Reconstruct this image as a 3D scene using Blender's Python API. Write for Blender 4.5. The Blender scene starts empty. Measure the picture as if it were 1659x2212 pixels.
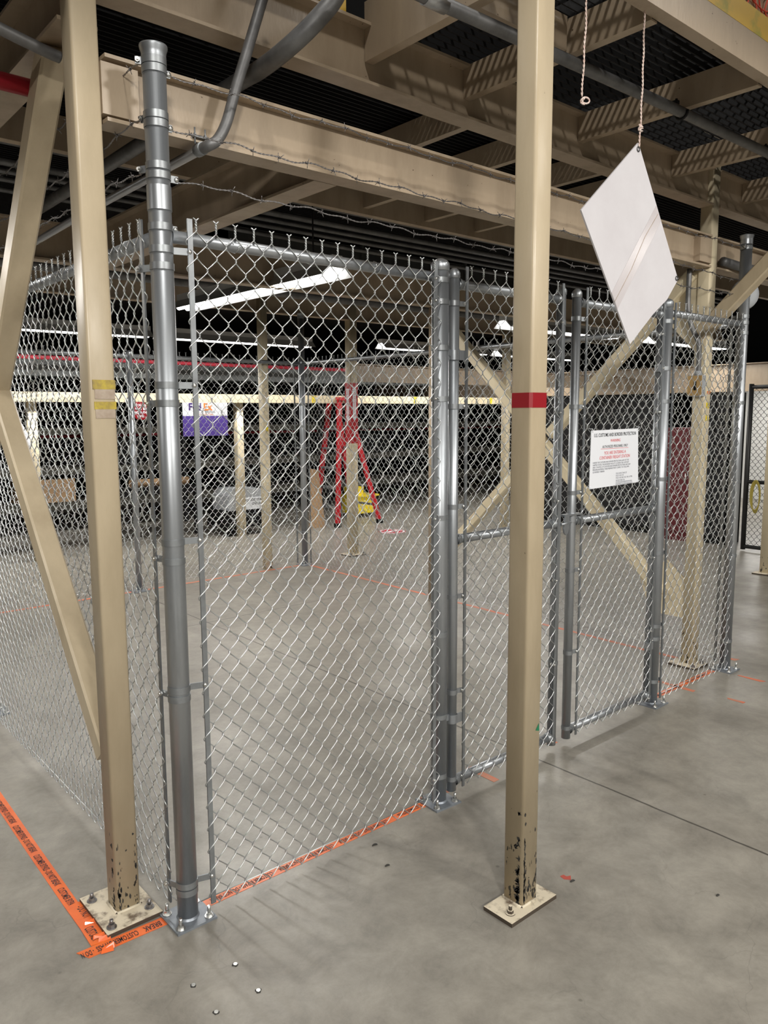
import bpy, math, random
import numpy as np
from mathutils import Vector, Matrix
random.seed(7)
SC = bpy.context.scene
COL = SC.collection
PI = math.pi

# ------------------------------------------------------------------ camera
F_PX, PITCH, ROLL, YAW = 1673.33, 0.1272279, -0.0052632, 0.7111845
CAM = Vector((-1.1476, -2.4258, 1.8))
fw = Vector((math.sin(YAW)*math.cos(PITCH), math.cos(YAW)*math.cos(PITCH), -math.sin(PITCH)))
r0 = Vector((math.cos(YAW), -math.sin(YAW), 0)); u0 = r0.cross(fw)
cr = r0*math.cos(ROLL)+u0*math.sin(ROLL); cu = -r0*math.sin(ROLL)+u0*math.cos(ROLL)
cd = bpy.data.cameras.new('camera'); cam = bpy.data.objects.new('camera', cd); COL.objects.link(cam)
M = Matrix((cr, cu, -fw)).transposed().to_4x4(); M.translation = CAM
cam.matrix_world = M
cd.sensor_fit = 'HORIZONTAL'; cd.sensor_width = 36.0; cd.lens = 36.0*F_PX/1659.0
cd.clip_start = 0.05; cd.clip_end = 100
SC.camera = cam

# ------------------------------------------------------------------ exposure, world, lights
SC.view_settings.view_transform = 'Standard'
SC.view_settings.look = 'None'
SC.view_settings.gamma = 1.0
SC.view_settings.use_curve_mapping = False
SC.view_settings.exposure = 0.0
w = bpy.data.worlds.new('world'); SC.world = w; w.use_nodes = True
w.node_tree.nodes['Background'].inputs[0].default_value = (0.8, 0.85, 0.9, 1)
w.node_tree.nodes['Background'].inputs[1].default_value = 0.03

def area(name, loc, target, sx, sy, power, color=(1, 0.965, 0.91)):
    l = bpy.data.lights.new(name, 'AREA'); l.shape = 'RECTANGLE'; l.size = sx; l.size_y = sy
    l.energy = power; l.color = color
    o = bpy.data.objects.new(name, l); COL.objects.link(o)
    o.location = loc
    d = Vector(target)-Vector(loc)
    o.rotation_euler = d.to_track_quat('-Z', 'Y').to_euler()
    return o
# high bay lamps of the open aisle behind and beside the camera
area('high_bay_light', (-4.5, -8.5, 5.2), (1.5, 0.5, 1.2), 0.7, 0.7, 560)
area('high_bay_light', (2.5, -9.5, 5.4), (2.0, 0.0, 1.0), 0.9, 0.9, 420)
area('high_bay_light', (-0.6, -2.1, 7.0), (2.0, -0.3, 2.6), 0.3, 0.3, 85)
area('aisle_light', (-1.2, -3.6, 3.25), (-1.2, -3.6, 0.0), 2.4, 0.3, 45)  # these three are added downward fill for the front floor
area('aisle_light', (2.6, -3.6, 3.25), (2.6, -3.6, 0.0), 2.4, 0.3, 60)
area('aisle_light', (6.2, -3.0, 3.25), (6.2, -3.0, 0.0), 2.4, 0.3, 45)
area('high_bay_light', (6.0, -5.0, 6.4), (5.0, -1.0, 0.0), 1.2, 1.2, 120)
area('high_bay_light', (-7.0, 1.5, 5.0), (0.0, 2.0, 0.5), 1.2, 1.2, 120)

# ------------------------------------------------------------------ materials
def mat(name, col, rough=0.5, metal=0.0, col2=None, scale=6.0, stretch=(1, 1, 1), lo=0.35, hi=0.65,
        bump=0.0, bscale=60.0, rough2=None, emit=0.0, coat=0.0):
    m = bpy.data.materials.new(name); m.use_nodes = True
    nt = m.node_tree; b = nt.nodes['Principled BSDF']
    b.inputs['Base Color'].default_value = (*col, 1); b.inputs['Roughness'].default_value = rough
    b.inputs['Metallic'].default_value = metal
    if coat: b.inputs['Coat Weight'].default_value = coat; b.inputs['Coat Roughness'].default_value = 0.15
    if emit:
        b.inputs['Emission Color'].default_value = (*col, 1); b.inputs['Emission Strength'].default_value = emit
    tc = nt.nodes.new('ShaderNodeNewGeometry'); mp = nt.nodes.new('ShaderNodeMapping')
    mp.inputs['Scale'].default_value = stretch
    nt.links.new(tc.outputs['Position'], mp.inputs['Vector'])
    if col2 or rough2 is not None:
        n = nt.nodes.new('ShaderNodeTexNoise'); n.inputs['Scale'].default_value = scale; n.inputs['Detail'].default_value = 8
        n.inputs['Roughness'].default_value = 0.62
        nt.links.new(mp.outputs[0], n.inputs['Vector'])
        rp = nt.nodes.new('ShaderNodeMapRange'); rp.inputs[1].default_value = lo; rp.inputs[2].default_value = hi
        nt.links.new(n.outputs['Fac'], rp.inputs[0])
        if col2:
            mx = nt.nodes.new('ShaderNodeMix'); mx.data_type = 'RGBA'
            mx.inputs[6].default_value = (*col, 1); mx.inputs[7].default_value = (*col2, 1)
            nt.links.new(rp.outputs[0], mx.inputs[0]); nt.links.new(mx.outputs[2], b.inputs['Base Color'])
            m['mix'] = mx.name
        if rough2 is not None:
            r2 = nt.nodes.new('ShaderNodeMapRange'); r2.inputs[3].default_value = rough; r2.inputs[4].default_value = rough2
            nt.links.new(rp.outputs[0], r2.inputs[0]); nt.links.new(r2.outputs[0], b.inputs['Roughness'])
    if bump:
        n2 = nt.nodes.new('ShaderNodeTexNoise'); n2.inputs['Scale'].default_value = bscale; n2.inputs['Detail'].default_value = 4
        nt.links.new(mp.outputs[0], n2.inputs['Vector'])
        bp = nt.nodes.new('ShaderNodeBump'); bp.inputs['Strength'].default_value = bump; bp.inputs['Distance'].default_value = 0.002
        nt.links.new(n2.outputs['Fac'], bp.inputs['Height']); nt.links.new(bp.outputs[0], b.inputs['Normal'])
    return m

def paint(name, col, col2, chips):
    """painted steel with vertical grime and, on the columns, black chips where the paint has been knocked off low down"""
    m = mat(name, col, 0.34, 0.0, col2, 5.0, (1.2, 1.2, 0.35), 0.42, 0.72, 0.18, 90, 0.48)
    nt = m.node_tree; b = nt.nodes['Principled BSDF']; mx = nt.nodes[m['mix']]
    if not chips:
        g = nt.nodes.new('ShaderNodeNewGeometry'); n = nt.nodes.new('ShaderNodeTexNoise'); n.inputs['Scale'].default_value = 42; n.inputs['Detail'].default_value = 2
        nt.links.new(g.outputs['Position'], n.inputs['Vector'])
        gt = nt.nodes.new('ShaderNodeMath'); gt.operation = 'GREATER_THAN'; gt.inputs[1].default_value = 0.76; nt.links.new(n.outputs['Fac'], gt.inputs[0])
        m2 = nt.nodes.new('ShaderNodeMix'); m2.data_type = 'RGBA'; m2.inputs[7].default_value = (0.10, 0.06, 0.035, 1)
        nt.links.new(mx.outputs[2], m2.inputs[6]); nt.links.new(gt.outputs[0], m2.inputs[0]); nt.links.new(m2.outputs[2], b.inputs['Base Color'])
        return m
    g = nt.nodes.new('ShaderNodeNewGeometry'); sp = nt.nodes.new('ShaderNodeSeparateXYZ')
    nt.links.new(g.outputs['Position'], sp.inputs[0])
    mp = nt.nodes.new('ShaderNodeMapping'); mp.inputs['Scale'].default_value = (1, 1, 0.45)
    nt.links.new(g.outputs['Position'], mp.inputs[0])
    n = nt.nodes.new('ShaderNodeTexNoise'); n.inputs['Scale'].default_value = 55; n.inputs['Detail'].default_value = 3
    nt.links.new(mp.outputs[0], n.inputs['Vector'])
    z = nt.nodes.new('ShaderNodeMapRange'); z.inputs[1].default_value = 0.0; z.inputs[2].default_value = 0.6
    z.inputs[3].default_value = 0.585; z.inputs[4].default_value = 0.80
    nt.links.new(sp.outputs['Z'], z.inputs[0])
    gt = nt.nodes.new('ShaderNodeMath'); gt.operation = 'GREATER_THAN'
    nt.links.new(n.outputs['Fac'], gt.inputs[0]); nt.links.new(z.outputs[0], gt.inputs[1])
    m2 = nt.nodes.new('ShaderNodeMix'); m2.data_type = 'RGBA'; m2.inputs[7].default_value = (0.035, 0.03, 0.025, 1)
    nt.links.new(mx.outputs[2], m2.inputs[6]); nt.links.new(gt.outputs[0], m2.inputs[0])
    nt.links.new(m2.outputs[2], b.inputs['Base Color'])
    return m

CREAM = (0.50, 0.415, 0.285); CREAM2 = (0.40, 0.325, 0.215)
M_col = paint('cream_column_paint', CREAM, CREAM2, True)
M_beam = paint('cream_beam_paint', (0.43, 0.342, 0.245), (0.33, 0.255, 0.175), False)
M_pale = paint('pale_cream_paint', (0.70, 0.61, 0.43), (0.62, 0.53, 0.36), True)
M_plate = mat('worn_plate_paint', (0.62, 0.55, 0.42), 0.5, 0, (0.16, 0.12, 0.085), 16, (1, 1, 1), 0.52, 0.66, 0.4, 70)
M_galv = mat('galvanised_pipe', (0.42, 0.44, 0.46), 0.36, 0.80, (0.29, 0.31, 0.33), 9, (1, 1, 0.2), 0.38, 0.66, 0.05, 60, 0.46)
M_wire = mat('galvanised_wire', (0.60, 0.62, 0.63), 0.31, 0.92)
M_band = mat('pressed_steel_band', (0.30, 0.32, 0.33), 0.45, 0.75, (0.24, 0.25, 0.26), 20)
M_bolt = mat('zinc_bolt', (0.62, 0.62, 0.60), 0.28, 0.95)
M_fplate = mat('dull_galvanised_plate', (0.30, 0.33, 0.36), 0.45, 0.6, (0.22, 0.24, 0.27), 18)
M_barb = mat('barbed_wire_steel', (0.26, 0.25, 0.25), 0.40, 0.9)
M_cond = mat('dusty_conduit', (0.20, 0.20, 0.20), 0.5, 0.5, (0.13, 0.13, 0.13), 12)
M_cond2 = mat('bright_conduit', (0.42, 0.43, 0.44), 0.35, 0.8)
M_dark = mat('dark_steel', (0.02, 0.02, 0.021), 0.6, 0.3)
M_black = mat('black_paint', (0.008, 0.008, 0.008), 0.7)
M_duct = mat('duct_sheet_metal', (0.20, 0.21, 0.21), 0.42, 0.6, (0.13, 0.14, 0.14), 3, (1, 1, 1), 0.3, 0.7, 0, 60, 0.5)
M_red = mat('red_pipe_paint', (0.42, 0.02, 0.035), 0.4)
M_redtape = mat('dark_red_tape', (0.27, 0.006, 0.012), 0.38)
M_redlad = mat('red_fibreglass', (0.42, 0.006, 0.012), 0.45)
M_redcab = mat('red_cabinet_paint', (0.075, 0.003, 0.006), 0.6)
M_white = mat('white_sign_board', (0.60, 0.585, 0.605), 0.45, 0, (0.55, 0.53, 0.55), 4)
M_white2 = mat('white_sign_plastic', (0.80, 0.82, 0.86), 0.4)
M_shell = mat('lamp_housing_white', (0.62, 0.63, 0.63), 0.4)
M_tube = mat('lit_tube', (1.0, 0.98, 0.95), 0.5, emit=10.0)
M_txtb = mat('black_print', (0.02, 0.02, 0.025), 0.6)
M_txtr = mat('red_print', (0.72, 0.06, 0.07), 0.6)
M_txtg = mat('grey_print', (0.16, 0.17, 0.2), 0.6)
M_purple = mat('purple_print', (0.09, 0.05, 0.30), 0.5)
M_indigo = mat('deep_purple_print', (0.05, 0.02, 0.16), 0.5)
M_orangep = mat('orange_print', (0.85, 0.22, 0.03), 0.5)
M_tape = mat('orange_floor_tape', (0.80, 0.165, 0.03), 0.3, 0, (0.66, 0.12, 0.03), 9, (1, 1, 1), 0.35, 0.7, 0.3, 30, 0.45)
M_opaint = mat('orange_floor_paint', (0.62, 0.13, 0.05), 0.55, 0, (0.42, 0.22, 0.15), 14)
M_yellow = mat('yellow_paint', (0.62, 0.38, 0.012), 0.45, 0, (0.36, 0.30, 0.01), 2.2, (1, 1, 1), 0.5, 0.56)
M_yel = mat('yellow_plastic', (0.78, 0.60, 0.02), 0.4)
M_ytape = mat('old_yellow_tape', (0.55, 0.42, 0.04), 0.4, 0, (0.25, 0.18, 0.06), 25)
M_resid = mat('tape_residue', (0.46, 0.38, 0.30), 0.45, 0, (0.35, 0.27, 0.2), 25)
M_brown = mat('cardboard', (0.33, 0.21, 0.11), 0.7)
M_twine = mat('twisted_twine', (0.60, 0.42, 0.36), 0.7, 0, (0.75, 0.66, 0.6), 90)
M_grom = mat('grommet', (0.1, 0.1, 0.1), 0.35, 0.7)
M_clear = mat('clear_tape_strip', (0.53, 0.495, 0.505), 0.2)
M_wall = mat('dark_wall_paint', (0.006, 0.006, 0.0065), 0.8)
M_wall2 = mat('pale_wall_paint', (0.55, 0.55, 0.53), 0.7)
M_grey = mat('grey_plastic', (0.38, 0.40, 0.42), 0.5)
M_green = mat('green_sticker', (0.01, 0.16, 0.07), 0.4)
M_tan = mat('tan_cover_plate', (0.45, 0.29, 0.11), 0.45)
M_rope = mat('yellow_rope', (0.32, 0.26, 0.05), 0.8)
M_blackmesh = mat('black_coated_wire', (0.012, 0.012, 0.012), 0.5)
M_net = mat('orange_netting', (0.75, 0.10, 0.05), 0.6)
M_dirt = mat('dark_dirt', (0.03, 0.028, 0.025), 0.8)
for _m in (M_dark, M_black, M_wall): _m.node_tree.nodes['Principled BSDF'].inputs['Specular IOR Level'].default_value = 0.12
M_dark.node_tree.nodes['Principled BSDF'].inputs['Metallic'].default_value = 0.0

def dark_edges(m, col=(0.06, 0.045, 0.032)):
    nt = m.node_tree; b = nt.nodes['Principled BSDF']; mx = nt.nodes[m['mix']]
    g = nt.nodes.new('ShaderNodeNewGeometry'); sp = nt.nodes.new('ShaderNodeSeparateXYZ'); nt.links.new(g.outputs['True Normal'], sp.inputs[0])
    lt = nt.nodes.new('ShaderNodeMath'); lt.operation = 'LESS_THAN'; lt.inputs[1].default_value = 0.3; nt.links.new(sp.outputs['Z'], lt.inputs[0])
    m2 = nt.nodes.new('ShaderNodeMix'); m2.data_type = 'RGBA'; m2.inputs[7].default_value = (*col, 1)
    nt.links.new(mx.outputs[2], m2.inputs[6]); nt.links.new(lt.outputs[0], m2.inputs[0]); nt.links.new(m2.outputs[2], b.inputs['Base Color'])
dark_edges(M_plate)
def floor_material():
    m = mat('polished_concrete', (0.295, 0.278, 0.240), 0.30, 0, (0.195, 0.178, 0.150), 1.3, (1, 1, 1), 0.30, 0.70, 0.12, 40, 0.46)
    nt = m.node_tree; b = nt.nodes['Principled BSDF']; mx = nt.nodes[m['mix']]
    g = nt.nodes.new('ShaderNodeNewGeometry')
    def N(t): return nt.nodes.new(t)
    # finer trowel mottling
    n2 = N('ShaderNodeTexNoise'); n2.inputs['Scale'].default_value = 5; n2.inputs['Detail'].default_value = 12; n2.inputs['Roughness'].default_value = 0.78
    n2.inputs['Distortion'].default_value = 0.3
    nt.links.new(g.outputs['Position'], n2.inputs['Vector'])
    r = N('ShaderNodeMapRange'); r.inputs[1].default_value = 0.3; r.inputs[2].default_value = 0.75; r.inputs[1].default_value = 0.36; r.inputs[2].default_value = 0.66; r.inputs[3].default_value = 1.17; r.inputs[4].default_value = 0.74
    nt.links.new(n2.outputs['Fac'], r.inputs[0])
    mul = N('ShaderNodeVectorMath'); mul.operation = 'SCALE'
    nt.links.new(mx.outputs[2], mul.inputs[0]); nt.links.new(r.outputs[0], mul.inputs['Scale'])
    # hairline crazing
    dn = N('ShaderNodeTexNoise'); dn.inputs['Scale'].default_value = 3; dn.inputs['Detail'].default_value = 4
    nt.links.new(g.outputs['Position'], dn.inputs['Vector'])
    ad = N('ShaderNodeMixRGB'); ad.blend_type = 'ADD'; ad.inputs[0].default_value = 0.35
    nt.links.new(g.outputs['Position'], ad.inputs[1]); nt.links.new(dn.outputs['Color'], ad.inputs[2])
    v = N('ShaderNodeTexVoronoi'); v.feature = 'DISTANCE_TO_EDGE'; v.inputs['Scale'].default_value = 2.4
    nt.links.new(ad.outputs[0], v.inputs['Vector'])
    cr_ = N('ShaderNodeMapRange'); cr_.inputs[1].default_value = 0.0; cr_.inputs[2].default_value = 0.006; cr_.inputs[3].default_value = 0.30; cr_.inputs[4].default_value = 0.0
    nt.links.new(v.outputs['Distance'], cr_.inputs[0])
    nm = N('ShaderNodeTexNoise'); nm.inputs['Scale'].default_value = 1.7
    nt.links.new(g.outputs['Position'], nm.inputs['Vector'])
    ms = N('ShaderNodeMapRange'); ms.inputs[1].default_value = 0.48; ms.inputs[2].default_value = 0.62
    nt.links.new(nm.outputs['Fac'], ms.inputs[0])
    cm = N('ShaderNodeMath'); cm.operation = 'MULTIPLY'
    nt.links.new(cr_.outputs[0], cm.inputs[0]); nt.links.new(ms.outputs[0], cm.inputs[1])
    m1 = N('ShaderNodeMix'); m1.data_type = 'RGBA'; m1.inputs[7].default_value = (0.09, 0.085, 0.075, 1)
    nt.links.new(cm.outputs[0], m1.inputs[0]); nt.links.new(mul.outputs[0], m1.inputs[6])
    # small dark specks of dirt
    sp = N('ShaderNodeTexVoronoi'); sp.inputs['Scale'].default_value = 4.0
    nt.links.new(g.outputs['Position'], sp.inputs['Vector'])
    sr = N('ShaderNodeMapRange'); sr.inputs[1].default_value = 0.015; sr.inputs[2].default_value = 0.04; sr.inputs[3].default_value = 0.65; sr.inputs[4].default_value = 0.0
    nt.links.new(sp.outputs['Distance'], sr.inputs[0])
    m2 = N('ShaderNodeMix'); m2.data_type = 'RGBA'; m2.inputs[7].default_value = (0.07, 0.062, 0.05, 1)
    nt.links.new(sr.outputs[0], m2.inputs[0]); nt.links.new(m1.outputs[2], m2.inputs[6])
    # saw-cut control joints
    s = N('ShaderNodeSeparateXYZ'); nt.links.new(g.outputs['Position'], s.inputs[0])
    wob = N('ShaderNodeTexNoise'); wob.inputs['Scale'].default_value = 9; wob.inputs['Detail'].default_value = 5
    nt.links.new(g.outputs['Position'], wob.inputs['Vector'])
    last = m2
    for axis, pos, half in (('X', 1.97, 0.0045), ('Y', 3.55, 0.004)):
        a = N('ShaderNodeMath'); a.operation = 'SUBTRACT'; a.inputs[1].default_value = pos
        nt.links.new(s.outputs[axis], a.inputs[0])
        wb = N('ShaderNodeMath'); wb.operation = 'MULTIPLY_ADD'; wb.inputs[1].default_value = 0.012; wb.inputs[2].default_value = -0.006
        nt.links.new(wob.outputs['Fac'], wb.inputs[0])
        a2 = N('ShaderNodeMath'); a2.operation = 'ADD'; nt.links.new(a.outputs[0], a2.inputs[0]); nt.links.new(wb.outputs[0], a2.inputs[1])
        ab = N('ShaderNodeMath'); ab.operation = 'ABSOLUTE'; nt.links.new(a2.outputs[0], ab.inputs[0])
        lt = N('ShaderNodeMapRange'); lt.inputs[1].default_value = half*0.8; lt.inputs[2].default_value = half*1.7; lt.inputs[3].default_value = 0.9; lt.inputs[4].default_value = 0.0
        nt.links.new(ab.outputs[0], lt.inputs[0])
        mm = N('ShaderNodeMix'); mm.data_type = 'RGBA'; mm.inputs[7].default_value = (0.045, 0.04, 0.034, 1)
        nt.links.new(lt.outputs[0], mm.inputs[0]); nt.links.new(last.outputs[2], mm.inputs[6]); last = mm
    nt.links.new(last.outputs[2], b.inputs['Base Color'])
    return m
M_floor = floor_material()

# ------------------------------------------------------------------ mesh builder
class MB:
    def __init__(s): s.v = []; s.f = []; s.sm = []
    def add(s, vs, fs, smooth=False):
        k = len(s.v); s.v += [tuple(q) for q in vs]; s.f += [tuple(i+k for i in f) for f in fs]; s.sm += [smooth]*len(fs); return s
    def box(s, x0, x1, y0, y1, z0, z1):
        return s.add([(x, y, z) for z in (z0, z1) for x, y in ((x0, y0), (x1, y0), (x1, y1), (x0, y1))],
                     [(3, 2, 1, 0), (4, 5, 6, 7), (0, 1, 5, 4), (1, 2, 6, 5), (2, 3, 7, 6), (3, 0, 4, 7)])
    def bar(s, p, q, w, h, up=(0, 0, 1), ch=0.0):
        """rectangular bar p->q, width w across, height h along 'up', chamfered corners ch"""
        p, q = Vector(p), Vector(q); t = (q-p).normalized(); a = t.cross(Vector(up)).normalized(); b = a.cross(t).normalized()
        if ch: pr = [(w/2-ch, -h/2), (w/2, -h/2+ch), (w/2, h/2-ch), (w/2-ch, h/2), (-w/2+ch, h/2), (-w/2, h/2-ch), (-w/2, -h/2+ch), (-w/2+ch, -h/2)]
        else: pr = [(w/2, -h/2), (w/2, h/2), (-w/2, h/2), (-w/2, -h/2)]
        return s.prism([p+a*x+b*y for x, y in pr], q-p)
    def prism(s, poly, ext, smooth=False):
        n = len(poly); poly = [Vector(x) for x in poly]; ext = Vector(ext)
        vs = poly+[x+ext for x in poly]
        fs = [tuple(range(n))[::-1], tuple(range(n, 2*n))]+[(i, (i+1) % n, n+(i+1) % n, n+i) for i in range(n)]
        s.add(vs, fs); 
        if smooth:
            for i in range(1, n+1): s.sm[-i] = True
        return s
    def cyl(s, p, q, r, n=16, r2=None, caps=True):
        p, q = Vector(p), Vector(q); t = (q-p).normalized()
        a = t.cross(Vector((0, 0, 1))) if abs(t.z) < 0.9 else t.cross(Vector((1, 0, 0))); a.normalize(); b = t.cross(a)
        r2 = r if r2 is None else r2
        vs = [p+(a*math.cos(2*PI*i/n)+b*math.sin(2*PI*i/n))*r for i in range(n)]+[q+(a*math.cos(2*PI*i/n)+b*math.sin(2*PI*i/n))*r2 for i in range(n)]
        s.add(vs, [(i, (i+1) % n, n+(i+1) % n, n+i) for i in range(n)], True)
        if caps:
            k = len(s.v)-2*n
            s.f += [tuple(range(k, k+n))[::-1], tuple(range(k+n, k+2*n))]; s.sm += [False, False]
        return s
    def lathe(s, base, prof, n=24, axis=(0, 0, 1)):
        t = Vector(axis).normalized(); a = t.cross(Vector((0, 0, 1))) if abs(t.z) < 0.9 else Vector((1, 0, 0)); a.normalize(); b = t.cross(a); base = Vector(base)
        vs = []; fs = []
        for r, z in prof:
            vs += [base+t*z+(a*math.cos(2*PI*i/n)+b*math.sin(2*PI*i/n))*max(r, 1e-5) for i in range(n)]
        for j in range(len(prof)-1):
            fs += [(j*n+i, j*n+(i+1) % n, (j+1)*n+(i+1) % n, (j+1)*n+i) for i in range(n)]
        return s.add(vs, fs, True)
    def tube(s, pts, r, n=10, closed=False):
        pts = [Vector(p) for p in pts]; m = len(pts); rings = []
        t0 = (pts[1]-pts[0]).normalized(); a = t0.cross(Vector((0, 0, 1)))
        if a.length < 1e-3: a = t0.cross(Vector((1, 0, 0)))
        a.normalize(); vs = []
        for i in range(m):
            if closed: t = (pts[(i+1) % m]-pts[i-1]).normalized()
            else: t = (pts[min(i+1, m-1)]-pts[max(i-1, 0)]).normalized()
            a = (a-t*a.dot(t)); 
            if a.length < 1e-6: a = t.orthogonal()
            a.normalize(); b = t.cross(a)
            rr = r[i] if isinstance(r, (list, tuple)) else r
            vs += [pts[i]+(a*math.cos(2*PI*k/n)+b*math.sin(2*PI*k/n))*rr for k in range(n)]
        fs = []
        for i in range(m if closed else m-1):
            j = (i+1) % m
            fs += [(i*n+k, i*n+(k+1) % n, j*n+(k+1) % n, j*n+k) for k in range(n)]
        if not closed: fs += [tuple(range(n))[::-1], tuple(range((m-1)*n, m*n))]
        return s.add(vs, fs, True)
    def ring(s, base, ri, ro, h, n=28, axis=(0, 0, 1)):
        for pr in ([(ri, 0), (ro, 0)], [(ro, 0), (ro, h)], [(ro, h), (ri, h)]): s.lathe(base, pr, n, axis)
        return s
    def ball(s, c, r, sz=1.0, n=10):
        return s.lathe((c[0], c[1], c[2]), [(r*math.sin(PI*i/6), -r*sz*math.cos(PI*i/6)) for i in range(7)], n)
    def hexnut(s, p, r, h, axis=(0, 0, 1)):
        t = Vector(axis).normalized(); a = t.orthogonal().normalized(); b = t.cross(a); p = Vector(p)
        return s.prism([p+(a*math.cos(PI*i/3+.3)+b*math.sin(PI*i/3+.3))*r for i in range(6)], t*h)
    def build(s, name, m, parent=None, loc=None):
        me = bpy.data.meshes.new(name); me.from_pydata(s.v, [], s.f); me.materials.append(m)
        me.polygons.foreach_set('use_smooth', s.sm); me.update()
        o = bpy.data.objects.new(name, me); COL.objects.link(o)
        if parent: 
            o.parent = parent
            pl = Vector((0, 0, 0)); q = parent
            while q is not None: pl += q.location; q = q.parent
            o.location = -pl if loc is None else loc
        return o

def np_mesh(name, V, Q, m, parent=None):
    me = bpy.data.meshes.new(name)
    me.vertices.add(len(V)); me.vertices.foreach_set('co', V.astype(np.float32).ravel())
    me.loops.add(len(Q)*4); me.loops.foreach_set('vertex_index', Q.astype(np.int32).ravel())
    me.polygons.add(len(Q)); me.polygons.foreach_set('loop_start', np.arange(0, len(Q)*4, 4, dtype=np.int32))
    me.polygons.foreach_set('use_smooth', np.ones(len(Q), dtype=bool))
    me.materials.append(m); me.update(calc_edges=True)
    o = bpy.data.objects.new(name, me); COL.objects.link(o)
    if parent:
        o.parent = parent; pl = Vector((0, 0, 0)); q = parent
        while q is not None: pl += q.location; q = q.parent
        o.location = -pl
    return o

def tag(o, label=None, cat=None, group=None, kind=None):
    if label: o['label'] = label
    if cat: o['category'] = cat
    if group: o['group'] = group
    if kind: o['kind'] = kind
    return o
def thing(name, loc, label, cat, group=None):
    o = bpy.data.objects.new(name, None); COL.objects.link(o); o.location = loc; o.empty_display_size = 0.1
    return tag(o, label, cat, group)
def tree_copy(o, parent=None):
    c = o.copy(); COL.objects.link(c)
    if parent: c.parent = parent
    for ch in list(o.children): tree_copy(ch, c)
    return c

def text(body, size, origin, xdir, ydir, m, name='lettering', parent=None, align='CENTER', xs=1.0, depth=0.0, bold=0.0, fit=0):
    cu_ = bpy.data.curves.new('t', 'FONT'); cu_.body = body; cu_.size = size; cu_.align_x = align; cu_.align_y = 'CENTER'; cu_.offset = bold
    cu_.resolution_u = 2
    to = bpy.data.objects.new('t', cu_); COL.objects.link(to)
    bpy.context.view_layer.update()
    me = bpy.data.meshes.new_from_object(to.evaluated_get(bpy.context.evaluated_depsgraph_get()))
    bpy.data.objects.remove(to)
    if fit:
        vx = [v.co.x for v in me.vertices]; xs = fit/(max(vx)-min(vx))
    X = Vector(xdir).normalized(); Y = Vector(ydir).normalized(); Z = X.cross(Y); O = Vector(origin)
    mtx = Matrix((X*xs, Y, Z)).transposed().to_4x4(); mtx.translation = O
    me.transform(mtx); me.materials.clear(); me.materials.append(m); me.name = name
    o = bpy.data.objects.new(name, me); COL.objects.link(o)
    if parent:
        o.parent = parent; pl = Vector((0, 0, 0)); q = parent
        while q is not None: pl += q.location; q = q.parent
        o.location = -pl
    return o

# ------------------------------------------------------------------ setting
tag(MB().box(-14, 20, -14, 14, -0.2, 0).build('floor', M_floor), kind='structure')
tag(MB().box(-14, 20, -14, 14, 7.2, 7.35).build('ceiling', M_wall), kind='structure')
tag(MB().box(-14, 20, 13, 13.2, 0, 7.2).build('wall_back', M_wall), kind='structure')
tag(MB().box(-14.2, -14, -14, 13.2, 0, 7.2).build('wall_left', M_wall), kind='structure')
tag(MB().box(20, 20.2, -14, 13.2, 0, 7.2).build('wall_right', M_wall), kind='structure')
tag(MB().box(-14, 20, -14.2, -14, 0, 7.2).build('wall_front', M_wall2), kind='structure')

tag(MB().box(15.0, 15.1, -3.0, 5.1, 0, 2.3).build('wall_partition', M_wall2), kind='structure')
# ------------------------------------------------------------------ steel columns
def anchor(x, y, z, parent, r=0.012, m=None, tall=0.03):
    b = MB(); b.cyl((x, y, z), (x, y, z+0.003), r*1.5, 14); b.hexnut((x, y, z+0.003), r, 0.011); b.cyl((x, y, z+0.014), (x, y, z+tall), r*0.55, 10)
    return b.build('anchor_bolt', m or M_bolt, parent)
def column(x, y, w, z1, label, plate=None, m=M_col, bolts=(), ch=0.011, group=None):
    t = thing('steel_column', (x, y, 0), label, 'column', group)
    h = w/2
    pr = []
    for cx, cy, a0 in ((h-ch, h-ch, 0), (-h+ch, h-ch, 90), (-h+ch, -h+ch, 180), (h-ch, -h+ch, 270)):
        for k in range(4):
            a = math.radians(a0+k*30); pr.append((x+cx+ch*math.cos(a), y+cy+ch*math.sin(a), 0.012 if plate else 0.0))
    MB().prism(pr, (0, 0, z1), True).build('shaft', m, t)
    if plate:
        x0, x1, y0, y1 = plate
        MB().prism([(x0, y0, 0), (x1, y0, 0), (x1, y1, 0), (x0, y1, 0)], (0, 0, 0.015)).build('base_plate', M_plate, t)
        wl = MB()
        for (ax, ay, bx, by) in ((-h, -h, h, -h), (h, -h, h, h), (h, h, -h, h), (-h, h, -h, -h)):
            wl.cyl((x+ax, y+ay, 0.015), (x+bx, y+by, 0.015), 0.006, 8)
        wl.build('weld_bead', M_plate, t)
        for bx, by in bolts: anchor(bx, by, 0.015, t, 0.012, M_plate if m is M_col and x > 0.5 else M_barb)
    return t
c1 = column(-0.15, 0.21, 0.089, 3.7, 'tall cream steel column beside the corner fence post, with two old yellow tape patches', (-0.265, -0.063, 0.072, 0.345), M_col,
            ((-0.238, 0.105), (-0.09, 0.125), (-0.235, 0.30), (-0.095, 0.30)))
tp = MB(); tp.box(-0.184, -0.107, 0.1628, 0.1652, 1.883, 1.914); tp.box(-0.181, -0.107, 0.1628, 0.1652, 1.817, 1.842)
tp.build('yellow_tape_patch', M_ytape, c1)
tp = MB(); tp.box(-0.178, -0.110, 0.1632, 0.1652, 1.851, 1.883); tp.box(-0.178, -0.112, 0.1632, 0.1652, 1.787, 1.817)
tp.build('tape_residue', M_resid, c1)
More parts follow.
